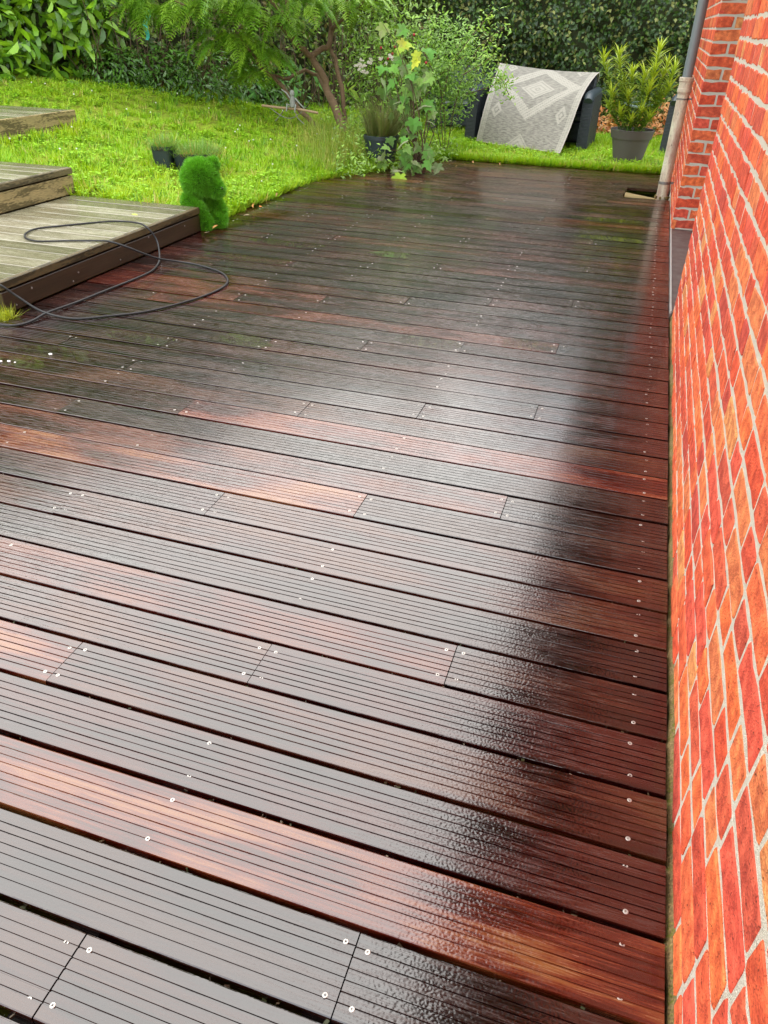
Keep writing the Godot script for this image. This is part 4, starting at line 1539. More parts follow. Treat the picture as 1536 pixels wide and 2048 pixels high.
	for i in 330:
		var px := rng.randfn(668, 44)
		var py := rng.randfn(318, 16)
		var o := on_level(px, py, 0.06)
		if o.x > deck_left(o.z) - 0.01 or px > 745: continue
		o.y = lawn_y(o.x, o.z) - 0.01
		gw.append(Transform3D(Basis(Vector3.UP, rng.randf() * TAU).scaled(Vector3.ONE * rng.randf_range(0.4, 0.9)), o))
		gt.append(Color(.20, .34, .03).lerp(Color(.46, .42, .10), pow(rng.randf(), 1.6)))
	tag(many("long_grass", tall, M.blade, gw, gt), "long straw-coloured grass at the foot of the feathery tree", "grass")
	# ground ivy between tree, tub and deck
	gw = []
	gt = []
	for i in 5200:
		var px := rng.randf_range(670, 915)
		var py := rng.randf_range(262, 346)
		var o := on_level(px, py, 0.05)
		if o.z > -9.15 and o.x > deck_left(o.z) + 0.20: continue
		if o.z < -9.3 and px > 850: continue
		o.y = maxf(lawn_y(o.x, o.z), -0.01) + absf(rng.randfn(0.0, 0.11))
		gw.append(Transform3D(facing(Vector3(0, 0.9, 0.4) + rnd3(0.5), rnd3(1.0), rng.randf_range(0.5, 1.1)), o))
		var kk := rng.randf_range(0.5, 1.4)
		gt.append(Color(.19 * kk, .34 * kk, .03 * kk))
	tag(many("ground_cover", leaf_mesh(0.06, 0.035), M.leaf, gw, gt), "low dark leafy ground cover around the tub and tree foot", "ground cover")

var tone_cache := {}
func leaf_tone(c: Color) -> StandardMaterial3D:
	var key := c.to_html()
	if not tone_cache.has(key):
		var m := mat(lin(c.r, c.g, c.b), 0.6, 0.3)
		m.backlight_enabled = true
		m.backlight = lin(.45, .45, .3)
		m.cull_mode = BaseMaterial3D.CULL_DISABLED
		tone_cache[key] = m
	return tone_cache[key]

# ---------------------------------------------------------------- rattan seats and the rug
func rattan_seat(t: Node3D, w: float) -> void:
	# origin: middle of the front at ground level, front towards +z
	var b := MB.new()
	b.box(Vector3(-w * 0.5 + 0.12, 0.06, -0.74), Vector3(w * 0.5 - 0.12, 0.28, -0.20), Transform3D(), 0.02)
	part("seat_base", b.mesh(), M.rattan, t)
	b = MB.new()
	b.box(Vector3(-w * 0.5 + 0.13, 0.28, -0.66), Vector3(w * 0.5 - 0.13, 0.38, -0.22), Transform3D(), 0.03)
	part("cushion", b.mesh(), M.pot_black, t)
	b = MB.new()
	b.box(Vector3(-w * 0.5 + 0.10, 0.06, -0.05), Vector3(w * 0.5 - 0.10, 0.80, 0.05), Transform3D(Basis.from_euler(Vector3(-0.14, 0, 0)), Vector3(0, 0.0, -0.72)), 0.02)
	part("backrest", b.mesh(), M.rattan, t)
	for s in [-1.0, 1.0]:
		b = MB.new()
		var sx: float = s * (w * 0.5 - 0.06)
		# arm panel tapering backwards, sloping top
		var f := [Vector3(0, 0.02, 0.0), Vector3(0, 0.55, -0.04), Vector3(0, 0.585, -0.10), Vector3(0, 0.60, -0.74), Vector3(0, 0.02, -0.72)]
		for i in f.size():
			var p: Vector3 = f[i]
			var q: Vector3 = f[(i + 1) % f.size()]
			b.quad(p + Vector3(sx + 0.065, 0, 0), q + Vector3(sx + 0.065, 0, 0), q + Vector3(sx - 0.065, 0, 0), p + Vector3(sx - 0.065, 0, 0))
		for e in [-1.0, 1.0]:
			var o := Vector3(sx + e * 0.065, 0, 0)
			for i in range(1, f.size() - 1):
				if e < 0: b.tri(f[0] + o, f[i] + o, f[i + 1] + o)
				else: b.tri(f[0] + o, f[i + 1] + o, f[i] + o)
		var arm := part("arm", b.mesh(), M.rattan, t)
		b = MB.new()
		b.tube([Vector3(sx, 0.54, -0.02), Vector3(sx, 0.575, -0.06), Vector3(sx, 0.585, -0.14), Vector3(sx, 0.60, -0.76)], [0.05, 0.062, 0.066, 0.060], 10)
		part("arm_rim", b.mesh(), M.rattan_rim, arm)
	for sx in [-1.0, 1.0]:
		for z in [-0.05, -0.68]:
			b = MB.new()
			b.box(Vector3(sx * (w * 0.5 - 0.08) - 0.03, 0.0, z - 0.03), Vector3(sx * (w * 0.5 - 0.08) + 0.03, 0.05, z + 0.03))
			part("foot", b.mesh(), M.pot_black, t)

func build_furniture() -> void:
	var sofa := thing("rattan_sofa", "slate-blue woven rattan sofa under a draped patterned rug", "sofa", Vector3(-1.53, 0.012, -10.62), -0.06, "rattan seats in front of the hedge")
	rattan_seat(sofa, 1.58)
	var c1 := thing("rattan_armchair", "dark rattan armchair half hidden behind the rose bush", "armchair", Vector3(-2.62, 0.012, -11.5), 0.25, "rattan seats in front of the hedge")
	rattan_seat(c1, 0.85)
	var c2 := thing("rattan_armchair", "dark rattan armchair hidden behind the downpipe and lily pot", "armchair", Vector3(0.55, 0.012, -10.75), -0.3, "rattan seats in front of the hedge")
	rattan_seat(c2, 0.85)
	# the rug: from over the backrest down across the arms to the grass in front
	var rows := 40
	var cols := 28
	var left := [Vector3(-2.05, 0.80, -11.52), Vector3(-2.07, 0.885, -11.42), Vector3(-2.06, 0.80, -11.18), Vector3(-2.08, 0.58, -10.85), Vector3(-2.11, 0.30, -10.66), Vector3(-2.14, 0.045, -10.58)]
	var right := [Vector3(-0.78, 0.72, -11.45), Vector3(-0.77, 0.83, -11.28), Vector3(-0.82, 0.775, -10.98), Vector3(-0.885, 0.60, -10.54), Vector3(-0.945, 0.28, -10.26), Vector3(-1.00, 0.040, -10.02)]
	var cl := Curve3D.new()
	var cr := Curve3D.new()
	for i in left.size():
		var tl: Vector3 = (left[mini(i + 1, 5)] - left[maxi(i - 1, 0)]) * 0.17
		var tr: Vector3 = (right[mini(i + 1, 5)] - right[maxi(i - 1, 0)]) * 0.17
		cl.add_point(left[i], -tl, tl)
		cr.add_point(right[i], -tr, tr)
	var g := []
	for j in rows + 1:
		var r := []
		var v := float(j) / rows
		var a := cl.sample_baked(v * cl.get_baked_length(), true)
		var e := cr.sample_baked(v * cr.get_baked_length(), true)
		for i in cols + 1:
			var u := float(i) / cols
			var p := a.lerp(e, u)
			# hangs slack between the arms and lifts at the lower right
			p.y -= 0.05 * sin(PI * u) * sin(PI * clampf(v * 1.3, 0, 1)) * (1.0 if v < 0.75 else 0.3)
			p.z += 0.018 * sin(u * 9.0 + v * 4.0) * v + 0.03 * sin(u * PI) * smoothstep(0.5, 1.0, v)
			p.y = maxf(p.y, 0.03)
			r.append(p)
		g.append(r)
	var b := MB.new()
	var back := MB.new()
	var org := Vector3(-1.5, 0.02, -10.6)
	var nrm := func(j: int, i: int) -> Vector3:
		var du: Vector3 = g[j][mini(i + 1, cols)] - g[j][maxi(i - 1, 0)]
		var dv: Vector3 = g[mini(j + 1, rows)][i] - g[maxi(j - 1, 0)][i]
		return dv.cross(du).normalized()
	for j in rows:
		for i in cols:
			var q := [g[j + 1][i] - org, g[j + 1][i + 1] - org, g[j][i + 1] - org, g[j][i] - org]
			b.quads(q, [nrm.call(j + 1, i), nrm.call(j + 1, i + 1), nrm.call(j, i + 1), nrm.call(j, i)])
			var w := [Vector2(float(i) / cols, float(j + 1) / rows), Vector2(float(i + 1) / cols, float(j + 1) / rows), Vector2(float(i + 1) / cols, float(j) / rows), Vector2(float(i) / cols, float(j) / rows)]
			for k in [0, 2, 1, 0, 3, 2]: b.uv.append(w[k])
			var lift := Vector3(0, 0.008, 0.006)
			back.quad(q[3] - lift, q[2] - lift, q[1] - lift, q[0] - lift)
	# bound edges give the rug its thickness
	var edge := func(list: Array) -> void:
		var p := []
		for x in list: p.append(x - org - Vector3(0, 0.004, 0.003))
		back.tube(p, [0.0065], 6)
	edge.call(g[0]); edge.call(g[rows])
	var le := []
	var re := []
	for j in rows + 1: le.append(g[j][0]); re.append(g[j][cols])
	edge.call(le); edge.call(re)
	var rug := thing("patterned_rug", "beige and grey lozenge-patterned rug draped over the rattan sofa", "rug", org)
	part("woven_face", b.mesh(), M.rug, rug)
	part("backing", back.mesh(), M.rug_back, rug)

# ---------------------------------------------------------------- lilies in the taupe pot
func build_lily_pot() -> void:
	var at := Vector3(-0.205, 0.0, -9.86)
	var t := thing("lily_pot", "taupe plastic pot of tall narrow-leaved lilies on the grass by the downpipe", "potted plant", at)
	var b := MB.new()
	b.lathe([Vector2(0.0, 0.0), Vector2(0.150, 0.0), Vector2(0.158, 0.012), Vector2(0.212, 0.262), Vector2(0.226, 0.264), Vector2(0.244, 0.350), Vector2(0.240, 0.356), Vector2(0.230, 0.354), Vector2(0.212, 0.29)], 40)
	part("pot", b.mesh(), M.pot_taupe, t)
	b = MB.new()
	b.lathe([Vector2(0.214, 0.295), Vector2(0.0, 0.31)], 24)
	part("soil", b.mesh(), M.soil, t)
	# stems: [top pixel x, y, depth offset]
	var tops := [[1205, 118, 0.0], [1238, 108, 0.1], [1320, 98, 0.0], [1290, 150, 0.1], [1265, 145, -0.1], [1335, 130, 0.12], [1350, 140, -0.1], [1222, 185, 0.18], [1255, 190, 0.15], [1300, 175, 0.2], [1238, 225, 0.24], [1285, 220, 0.24], [1320, 190, -0.05], [1215, 215, 0.1], [1262, 240, 0.26], [1300, 235, 0.2], [1340, 175, 0.05], [1248, 160, -0.05], [1310, 140, 0.1]]
	var st := MB.new()
	var w := []
	var c := []
	var blm := MB.new()
	# one lily leaf, 1 long, arching outwards
	blade(blm, Vector3.ZERO, Vector3(0.0, 0.0, 1.0), Vector3(0, 0.42, 0.0), 0.055, 4)
	var lm := blm.mesh()
	for q in tops:
		var top := on_depth(q[0], q[1], -9.86 + q[2]) - at
		var foot := Vector3(top.x * 0.35 + rng.randfn(0, 0.03), 0.30, top.z * 0.5 + rng.randfn(0, 0.03))
		st.tube([foot, foot.lerp(top, 0.5) + Vector3(0, 0.02, 0), top], [0.006, 0.005, 0.003], 5, false)
		var l := (top - foot).length()
		var n := int(l / 0.009) + 34
		for i in n:
			var v := pow(float(i) / n, 0.6)
			var p := foot.lerp(top, 0.12 + 0.88 * v)
			var a := i * 2.4
			var tip := v > 0.80
			var d := Vector3(cos(a), 0.15 + (0.9 if v > 0.93 else (0.30 if tip else -0.05)) + rng.randfn(0, 0.12), sin(a)).normalized()
			var len := rng.randf_range(0.12, 0.20) * (1.05 if tip else 0.9)
			var y := (Vector3.UP - d * d.y)
			var bs := facing(y + rnd3(0.08), d, len)
			w.append(Transform3D(bs, p))
			var young := clampf((v - 0.3) * 1.3 + rng.randfn(0, 0.15), 0, 1)
			c.append(Color(.14, .30, .03).lerp(Color(.46, .56, .04), young))
	part("stems", st.mesh(), leaf_tone(Color(.12, .20, .04)), t)
	many("leaves", lm, M.leaf, w, c, t)
	# pale blue cloth tie round the stems
	b = MB.new()
	var ring := []
	for i in 19:
		var a := TAU * i / 18.0
		ring.append(Vector3(0.16 * cos(a), 0.60 + 0.012 * sin(a * 3.0), 0.13 * sin(a)))
	b.tube(ring, [0.014], 6, false)
	part("tie", b.mesh(), M.tie, t)

# ---------------------------------------------------------------- the downpipe
func build_downpipe() -> void:
	var at := Vector3(0.207, 0.0, -7.84)
	var t := thing("downpipe", "rainwater downpipe, grey above and dirty cream below, at the wall corner", "pipe", at)
	var b := MB.new()
	b.lathe([Vector2(0.050, -0.16), Vector2(0.050, 0.84)], 24)
	b.lathe([Vector2(0.050, 0.84), Vector2(0.056, 0.855), Vector2(0.059, 0.86), Vector2(0.059, 0.885), Vector2(0.056, 0.89), Vector2(0.056, 0.935), Vector2(0.061, 0.94), Vector2(0.061, 0.965), Vector2(0.055, 0.97), Vector2(0.042, 0.97)], 24)
	part("lower_pipe", b.mesh(), M.pipe_cream, t)
	b = MB.new()
	b.lathe([Vector2(0.041, 0.95), Vector2(0.041, 2.30)], 24)
	b.tube([Vector3(0, 2.28, 0), Vector3(0, 2.36, 0), Vector3(-0.08, 2.46, 0), Vector3(-0.30, 2.60, 0), Vector3(-0.42, 2.70, 0), Vector3(-0.455, 2.80, 0)], [0.041], 20)
	part("upper_pipe", b.mesh(), M.pipe_grey, t)
	b = MB.new()
	b.lathe([Vector2(0.0505, 0.118), Vector2(0.0545, 0.120), Vector2(0.0545, 0.140), Vector2(0.0505, 0.142)], 24)
	b.box(Vector3(0.05, 0.12, -0.008), Vector3(0.085, 0.14, 0.008))
	part("clamp", b.mesh(), M.steel_dark, t)
	b = MB.new()
	b.lathe([Vector2(0.0505, 0.80), Vector2(0.0535, 0.801), Vector2(0.0535, 0.812), Vector2(0.0505, 0.813)], 24)
	b.box(Vector3(0.05, 0.80, -0.006), Vector3(0.085, 0.813, 0.006))
	part("clamp", b.mesh(), M.steel_dark, t)
	# bare grey mortar around its foot
	b = MB.new()
	for k in 7:
		var a := k * 0.9
		b.box(Vector3(-0.014, -0.008, -0.012), Vector3(0.014, 0.008, 0.012), Transform3D(Basis.from_euler(Vector3(a, a * 2, a * 3)), Vector3(0.058 * cos(a), 0.004, 0.058 * sin(a))), 0.003)
	part("mortar_crumbs", b.mesh(), M.foot, t)

# ---------------------------------------------------------------- the grass bear
func seg_dist(p: Vector3, a: Vector3, b: Vector3, ra: float, rb: float) -> float:
	var ab := b - a
	var t := clampf((p - a).dot(ab) / maxf(ab.length_squared(), 1e-9), 0.0, 1.0)
	return (p - a - ab * t).length() - lerpf(ra, rb, t)

func build_bear() -> void:
	var at := on_level(418, 452, 0.0)
	at.y = 0.0
	var t := thing("topiary_bear", "sitting bear figure covered in bright green artificial grass beside the lowest step", "figure", at)
	# picture axes at the bear: R to the right, C towards the viewer
	var C := Vector3(-at.x, 0, -at.z).normalized()
	var R := Vector3.UP.cross(C).normalized()
	var V := func(r: float, u: float, c: float) -> Vector3: return (R * r + Vector3.UP * u + C * c) * 0.78
	var caps := [
		[V.call(-0.05, 0.10, -0.06), V.call(-0.07, 0.27, -0.06), 0.112, 0.080],   # trunk
		[V.call(-0.045, 0.42, 0.0), V.call(-0.03, 0.44, 0.01), 0.116, 0.112],     # head
		[V.call(0.05, 0.38, 0.05), V.call(0.105, 0.345, 0.085), 0.058, 0.047],    # muzzle
		[V.call(0.095, 0.545, -0.02), V.call(0.085, 0.535, -0.02), 0.033, 0.033], # ear
		[V.call(-0.10, 0.535, -0.06), V.call(-0.10, 0.53, -0.06), 0.031, 0.031],  # ear
		[V.call(-0.155, 0.24, 0.06), V.call(-0.08, 0.17, 0.13), 0.047, 0.041],    # near arm, upper
		[V.call(-0.08, 0.17, 0.13), V.call(-0.025, 0.045, 0.16), 0.041, 0.035],   # near arm, lower
		[V.call(0.06, 0.24, -0.06), V.call(0.12, 0.13, 0.02), 0.041, 0.036],      # far arm
		[V.call(0.00, 0.07, 0.02), V.call(0.10, 0.065, 0.07), 0.058, 0.047],      # leg
		[V.call(-0.10, 0.07, 0.05), V.call(-0.02, 0.055, 0.13), 0.058, 0.043]]    # leg
	var f := func(p: Vector3) -> float:
		var d := 10.0
		for c in caps:
			var e := seg_dist(p, c[0], c[1], c[2], c[3])
			var h := clampf(0.5 + 0.5 * (d - e) / 0.018, 0.0, 1.0)
			d = lerpf(d, e, h) - 0.018 * h * (1.0 - h)
		return d
	var s := 0.011
	var lo := Vector3(-0.265, -0.02, -0.265)
	var n := Vector3i(48, 46, 48)
	var val := PackedFloat32Array()
	val.resize(n.x * n.y * n.z)
	for k in n.z:
		for j in n.y:
			for i in n.x: val[(k * n.y + j) * n.x + i] = f.call(lo + Vector3(i, j, k) * s)
	var vid := {}
	var vp := []
	for k in n.z - 1:
		for j in n.y - 1:
			for i in n.x - 1:
				var sum := Vector3.ZERO
				var cnt := 0
				for e in 12:
					var ax := e / 4
					var q := e % 4
					var o := Vector3i.ZERO
					o[(ax + 1) % 3] = q & 1
					o[(ax + 2) % 3] = q >> 1
					var o2 := o
					o2[ax] += 1
					var a := val[((k + o.z) * n.y + j + o.y) * n.x + i + o.x]
					var b := val[((k + o2.z) * n.y + j + o2.y) * n.x + i + o2.x]
					if (a < 0.0) != (b < 0.0):
						var w := a / (a - b)
						sum += Vector3(o).lerp(Vector3(o2), w)
						cnt += 1
				if cnt > 0:
					vid[(k * n.y + j) * n.x + i] = vp.size()
					vp.append(lo + (Vector3(i, j, k) + sum / cnt) * s)
	var vn := []
	for p in vp:
		var e := 0.004
		vn.append(Vector3(f.call(p + Vector3(e, 0, 0)) - f.call(p - Vector3(e, 0, 0)), f.call(p + Vector3(0, e, 0)) - f.call(p - Vector3(0, e, 0)), f.call(p + Vector3(0, 0, e)) - f.call(p - Vector3(0, 0, e))).normalized())
	var b := MB.new()
	for k in range(1, n.z - 1):
		for j in range(1, n.y - 1):
			for i in range(1, n.x - 1):
				var a := val[(k * n.y + j) * n.x + i]
				for ax in 3:
					var o2 := Vector3i(i, j, k)
					o2[ax] += 1
					var c := val[(o2.z * n.y + o2.y) * n.x + o2.x]
					if (a < 0.0) == (c < 0.0): continue
					var ids := []
					for q in [Vector2i(0, 0), Vector2i(1, 0), Vector2i(1, 1), Vector2i(0, 1)]:
						var cell := Vector3i(i, j, k)
						cell[(ax + 1) % 3] -= q.x
						cell[(ax + 2) % 3] -= q.y
						ids.append(vid.get((cell.z * n.y + cell.y) * n.x + cell.x, -1))
					if ids.has(-1): continue
					if a >= 0.0: ids.reverse()
					b.quads([vp[ids[0]], vp[ids[1]], vp[ids[2]], vp[ids[3]]], [vn[ids[0]], vn[ids[1]], vn[ids[2]], vn[ids[3]]])
	var body := part("body", b.mesh(), mat(lin(.02, .075, .008), 0.95), t)
	var bl := MB.new()
	for k in 5: 
		var a := k * 1.26
		blade(bl, Vector3(0.004 * cos(a), -0.003, 0.004 * sin(a)), Vector3(0.013 * cos(a), 0.026, 0.013 * sin(a)), Vector3(0.004, 0.002, 0), 0.0022, 1)
	var w := []
	var c := []
	for i in vp.size():
		for q in 2:
			var nn: Vector3 = (vn[i] + rnd3(0.28)).normalized()
			var p: Vector3 = vp[i] + rnd3(0.004)
			w.append(Transform3D(facing(nn, rnd3(1.0), rng.randf_range(0.7, 1.25)), p))
			var k := rng.randf_range(0.7, 1.3)
			c.append(Color(.14 * k, .42 * k, .02 * k))
	many("grass_coat", bl.mesh(), M.blade, w, c, body)
	for q in [[V.call(0.035, 0.445, 0.125), 0.016], [V.call(0.145, 0.355, 0.125), 0.020], [V.call(0.10, 0.45, 0.03), 0.014]]:
		var e := SphereMesh.new()
		e.radius = q[1]
		e.height = q[1] * 1.7
		e.radial_segments = 12
		e.rings = 6
		part("eye" if q[1] < 0.018 else "nose", e, M.eye, t, Transform3D(Basis(), q[0]))

# ---------------------------------------------------------------- the two square planters on the slope
func build_planters() -> void:
	for q in [[Vector3(-4.05, 0.0, -6.26), 0.15, "small slate-blue ribbed planter with brown-edged grass behind the bear", 0.175], [Vector3(-3.83, 0.0, -6.42), 0.25, "larger slate-blue ribbed planter full of fine grass right behind the bear", 0.34]]:
		var p: Vector3 = q[0]
		p.y = lawn_y(p.x, p.z) - 0.085
		var t := thing("ribbed_planter", q[2], "planter", p, q[1], "planters on the lawn")
		var w: float = q[3]
		var h := 0.25
		var b := MB.new()
		var nseg := 40
		for i in nseg:
			var ring := []
			for e in 2:
				var a := TAU * (i + e) / nseg
				# rounded square plan with fine ribs
				var k := 1.0 / pow(pow(absf(cos(a)), 5.0) + pow(absf(sin(a)), 5.0), 0.2)
				var rib := 0.003 * sin(a * 60.0)
				var d := Vector3(cos(a), 0, sin(a)) * (k + rib / w)
				ring.append([d * w * 0.40, d * w * 0.52 + Vector3.UP * h, d * w * 0.485 + Vector3.UP * h, d * w * 0.47 + Vector3.UP * (h - 0.03)])
			for k in 3: b.quad(ring[1][k], ring[0][k], ring[0][k + 1], ring[1][k + 1])
		part("tub", b.mesh(), M.pot_black, t)
		b = MB.new()
		b.lathe([Vector2(w * 0.56, h - 0.03), Vector2(0, h - 0.01)], 16)
		part("soil", b.mesh(), M.soil, t)
		var where := []
		var tint := []
		var tm := tuft_mesh(14, 0.13, 0.0022, 0.03, 40)
		for i in int(560 * w):
			var o := Vector3(rng.randf_range(-0.55, 0.55) * w, h - 0.03, rng.randf_range(-0.55, 0.55) * w)
			var edge := maxf(absf(o.x), absf(o.z)) > 0.40 * w
			where.append(Transform3D(Basis(Vector3.UP, rng.randf() * TAU).scaled(Vector3.ONE * rng.randf_range(0.35, 1.25) * (0.6 if edge else 1.0)), o))
			var dry := rng.randf() < (0.35 if edge else 0.06)
			tint.append(Color(.46, .30, .09) if dry else Color(.15, .32, .05).lerp(Color(.26, .42, .08), rng.randf()))
		many("grass", tm, M.blade, where, tint, t)

# ---------------------------------------------------------------- the black hose
func build_cable() -> void:
	var p := [Vector3(-3.35, .20, -2.95), Vector3(-3.177, .18, -3.0), Vector3(-3.006, .165, -2.99), Vector3(-2.944, .1, -3.03), Vector3(-2.826, .022, -3.057), Vector3(-2.643, .0075, -3.059), Vector3(-2.501, .0075, -3.158), Vector3(-2.353, .0075, -3.304), Vector3(-2.233, .0075, -3.569), Vector3(-2.194, .0075, -3.786), Vector3(-2.232, .0075, -3.951), Vector3(-2.359, .0075, -4.092), Vector3(-2.558, .0085, -4.174), Vector3(-2.703, .016, -4.174), Vector3(-2.769, .05, -4.075), Vector3(-2.807, .1, -3.978), Vector3(-2.868, .15, -3.905), Vector3(-2.945, .181, -3.868), Vector3(-3.024, .176, -3.884), Vector3(-3.211, .174, -3.813), Vector3(-3.356, .174, -3.738), Vector3(-3.46, .174, -3.761), Vector3(-3.525, .174, -3.816), Vector3(-3.566, .174, -3.888), Vector3(-3.578, .174, -3.995), Vector3(-3.466, .174, -4.146), Vector3(-3.326, .174, -4.307), Vector3(-3.239, .174, -4.368), Vector3(-3.1, .180, -4.356), Vector3(-2.985, .176, -4.30), Vector3(-2.93, .10, -4.311), Vector3(-2.866, .03, -4.228), Vector3(-2.806, .0085, -4.113), Vector3(-2.751, .0085, -3.95), Vector3(-2.749, .0085, -3.777), Vector3(-2.768, .0085, -3.553), Vector3(-2.79, .0085, -3.281), Vector3(-2.804, .016, -3.066), Vector3(-2.807, .0085, -2.966), Vector3(-2.818, .0085, -2.894), Vector3(-2.86, .0085, -2.859), Vector3(-2.918, .0085, -2.854), Vector3(-3.064, .0085, -2.878), Vector3(-3.3, .03, -2.92)]
	var cv := Curve3D.new()
	for i in p.size():
		var t: Vector3 = (p[mini(i + 1, p.size() - 1)] - p[maxi(i - 1, 0)]) * 0.16
		cv.add_point(p[i], -t, t)
	cv.bake_interval = 0.02
	var org := Vector3(-2.8, 0.0, -3.6)
	var f := []
	var l := cv.get_baked_length()
	var n := int(l / 0.025)
	for i in n + 1: f.append(cv.sample_baked(l * i / n, true) - org)
	var b := MB.new()
	b.tube(f, [0.0058], 10)
	var o := part("black_hose", b.mesh(), M.rubber, null, Transform3D(Basis(), org))
	tag(o, "thin black hose looped over the lowest step and onto the deck", "hose")

# ---------------------------------------------------------------- stick ornament under the tree
func build_ornament() -> void:
	var z := -8.55
	var at := on_depth(583, 218, z)
	var t := thing("stick_ornament", "small grey seated figure on a horizontal stick hanging beneath the tree", "ornament", at)
	var L := func(x: float, y: float) -> Vector3: return on_depth(x, y, z) - at
	var b := MB.new()
	b.tube([L.call(524, 211), L.call(556, 215), L.call(600, 219), L.call(636, 226)], [0.013, 0.014, 0.014, 0.013], 10)
	part("stick", b.mesh(), M.rod, t)
	b = MB.new()
	var hd: Vector3 = L.call(584, 187)
	b.lathe([Vector2(0.0, -0.036), Vector2(0.018, -0.030), Vector2(0.027, -0.008), Vector2(0.026, 0.012), Vector2(0.016, 0.030), Vector2(0.0, 0.036)], 12, Transform3D(Basis(), hd))
	b.tube([hd + Vector3(0, -0.025, 0), L.call(585, 200), L.call(586, 214)], [0.018, 0.032, 0.026], 10)
	b.tube([L.call(580, 196), L.call(573, 186), L.call(563, 179)], [0.010, 0.008, 0.006], 6)
	b.tube([L.call(590, 196), L.call(598, 206), L.call(608, 216)], [0.010, 0.008, 0.006], 6)
	b.tube([L.call(582, 212), L.call(577, 208) + Vector3(0, 0, 0.04), L.call(576, 222) + Vector3(0, 0, 0.04)], [0.013, 0.011, 0.008], 6)
	b.tube([L.call(590, 212), L.call(594, 209) + Vector3(0, 0, 0.04), L.call(592, 224) + Vector3(0, 0, 0.04)], [0.013, 0.011, 0.008], 6)
	part("figure", b.mesh(), M.stone_grey, t)
	b = MB.new()
	var arc := []
	for i in 13:
		var s := i / 12.0
		arc.append(L.call(lerpf(538, 612, s), 214 + 28 * sin(PI * s) * (0.6 + 0.4 * s)))
	b.tube(arc, [0.0045], 6)
	b.tube([L.call(570, 217), L.call(560, 231), L.call(551, 242)], [0.005], 6)
	b.tube([L.call(588, 217), L.call(595, 236), L.call(608, 248)], [0.005], 6)
	part("wire_loop", b.mesh(), M.steel_dark, t)
	b = MB.new()
	b.tube([L.call(584, 180), L.call(572, 172), L.call(562, 166)], [0.003], 5)
	part("string", b.mesh(), M.twig, t)

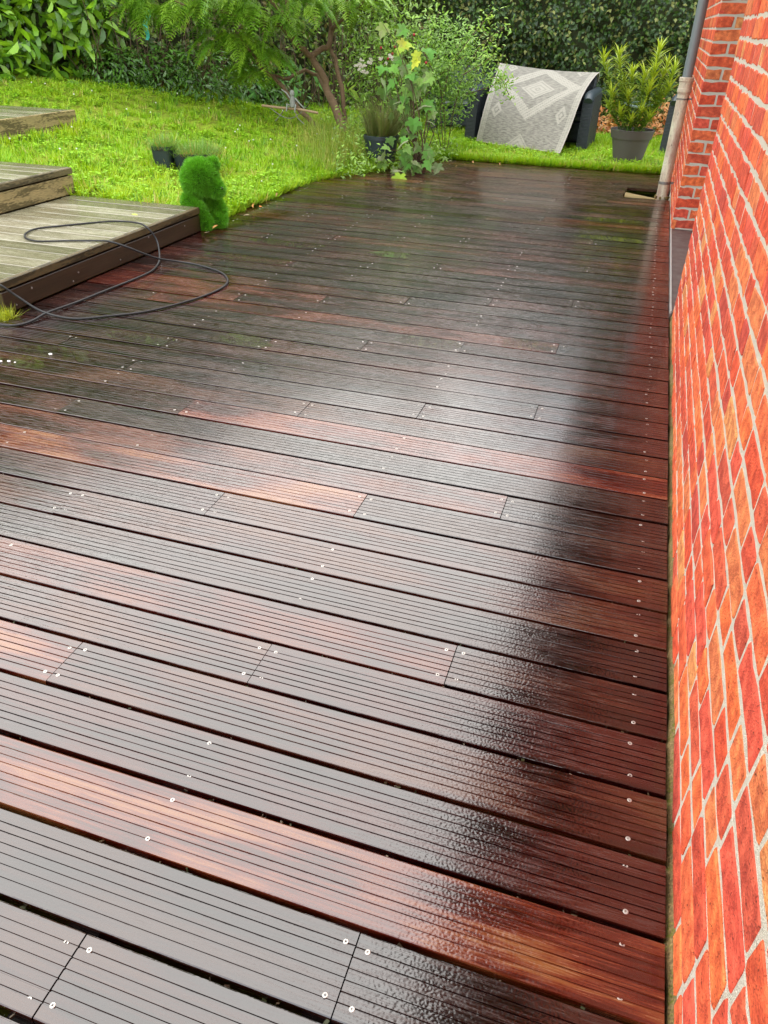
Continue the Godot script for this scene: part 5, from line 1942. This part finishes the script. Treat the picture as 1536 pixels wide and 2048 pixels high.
# ---------------------------------------------------------------- leaves, petals, scraps
func build_small_things() -> void:
	# yellow-green leaf on the step
	var lf := leaf_mesh(0.075, 0.045, 0.3, 0.1)
	var p := on_level(262, 428, 0.168)
	tag(part("fallen_leaf", lf, leaf_tone(Color(.40, .46, .10)), null, Transform3D(facing(Vector3(0.1, 1, 0.1), Vector3(1, 0, 0.3)), p)), "yellow-green leaf lying on the lowest step", "leaf")
	# brown leaves caught along the grass edge
	for q in [[412, 462, .55, .22, .05], [424, 449, .60, .12, .06], [432, 445, .62, .20, .10], [440, 440, .50, .26, .08], [418, 455, .55, .28, .08], [500, 414, .52, .24, .06], [492, 428, .60, .40, .20], [546, 392, .50, .28, .12], [518, 411, .55, .18, .04]]:
		var o := on_level(q[0], q[1], 0.03) + Vector3(0.04, 0, 0.02)
		tag(part("dry_leaf", lf, leaf_tone(Color(q[2], q[3], q[4])), null, Transform3D(facing(Vector3(0, 1, 0.3) + rnd3(0.3), rnd3(1.0), 0.65), o)), "dry orange-brown leaf lying at the grass bear's foot" if q[0] < 445 else "dry leaf on the deck's lawn edge between bear and tree", "leaf", "dry leaves along the deck edge")
	for q in [[905, 322], [930, 328], [948, 326], [915, 330], [1000, 331]]:
		var o := on_level(q[0], q[1], 0.012)
		tag(part("dry_leaf", lf, leaf_tone(Color(.40, .22, .09)), null, Transform3D(facing(Vector3(0, 1, 0.3) + rnd3(0.3), rnd3(1.0), 0.8), o)), "brown leaf on the deck's far edge near the rug", "leaf", "brown leaves on the far deck edge")
	# white petals on the wet boards
	for q in [[101, 709, 1.5], [18, 723, 1.4], [2, 723, 1.2], [30, 725, 0.8]]:
		var b := MB.new()
		b.lathe([Vector2(0.0, 0.0), Vector2(0.010, 0.001), Vector2(0.011, 0.004), Vector2(0.006, 0.007), Vector2(0.0, 0.008)], 10, Transform3D(Basis.from_scale(Vector3(1.2, 1, 0.8)), Vector3.ZERO))
		tag(part("white_petal", b.mesh(), mat(lin(.8, .8, .76), 0.6), null, Transform3D(Basis.from_scale(Vector3.ONE * q[2] * 0.5), on_level(q[0], q[1], 0.003))), "small white petal on a puddled deck board below the hose", "petal", "white petals on the deck")
	# yellow-green grass tuft at the lowest step's end
	var w := []
	var c := []
	var tm := tuft_mesh(16, 0.16, 0.0045, 0.05, 61)
	for i in 16:
		var o := Vector3(-2.965 + rng.randfn(0, 0.022), -0.012, -2.945 + rng.randfn(0, 0.03))
		w.append(Transform3D(Basis(Vector3.UP, rng.randf() * TAU).scaled(Vector3.ONE * rng.randf_range(0.3, 0.55)), o))
		c.append(Color(.46, .48, .02).lerp(Color(.26, .36, .02), rng.randf()))
	tag(many("grass_tuft", tm, M.blade, w, c), "yellow-green grass tuft at the corner of the lowest step", "grass")
	# teal cloth hanging in the hedge
	var b := MB.new()
	var z := -8.9
	var org := on_depth(291, 45, z)
	for i in 10:
		var y0 := 20.0 + i * 6.0
		var y1 := y0 + 6.0
		var x0 := 293.0 + 3.0 * sin(i * 0.9)
		var x1 := 293.0 + 3.0 * sin((i + 1) * 0.9)
		var w0 := 6.5 - 0.35 * i
		var w1 := 6.5 - 0.35 * (i + 1)
		var dz0 := 0.03 * sin(i * 1.3)
		var dz1 := 0.03 * sin((i + 1) * 1.3)
		b.quad(on_depth(x0 - w0, y0, z + dz0) - org, on_depth(x1 - w1, y1, z + dz1) - org, on_depth(x1 + w1, y1, z + 0.03) - org, on_depth(x0 + w0, y0, z + 0.03) - org)
		b.quad(on_depth(x0 + w0, y0, z - 0.01) - org, on_depth(x1 + w1, y1, z - 0.01) - org, on_depth(x1 - w1, y1, z - 0.03 + dz1) - org, on_depth(x0 - w0, y0, z - 0.03 + dz0) - org)
	tag(part("teal_cloth", b.mesh(), M.teal, null, Transform3D(Basis(), org)), "narrow teal cloth strip hanging in the hedge behind the fronds", "cloth")
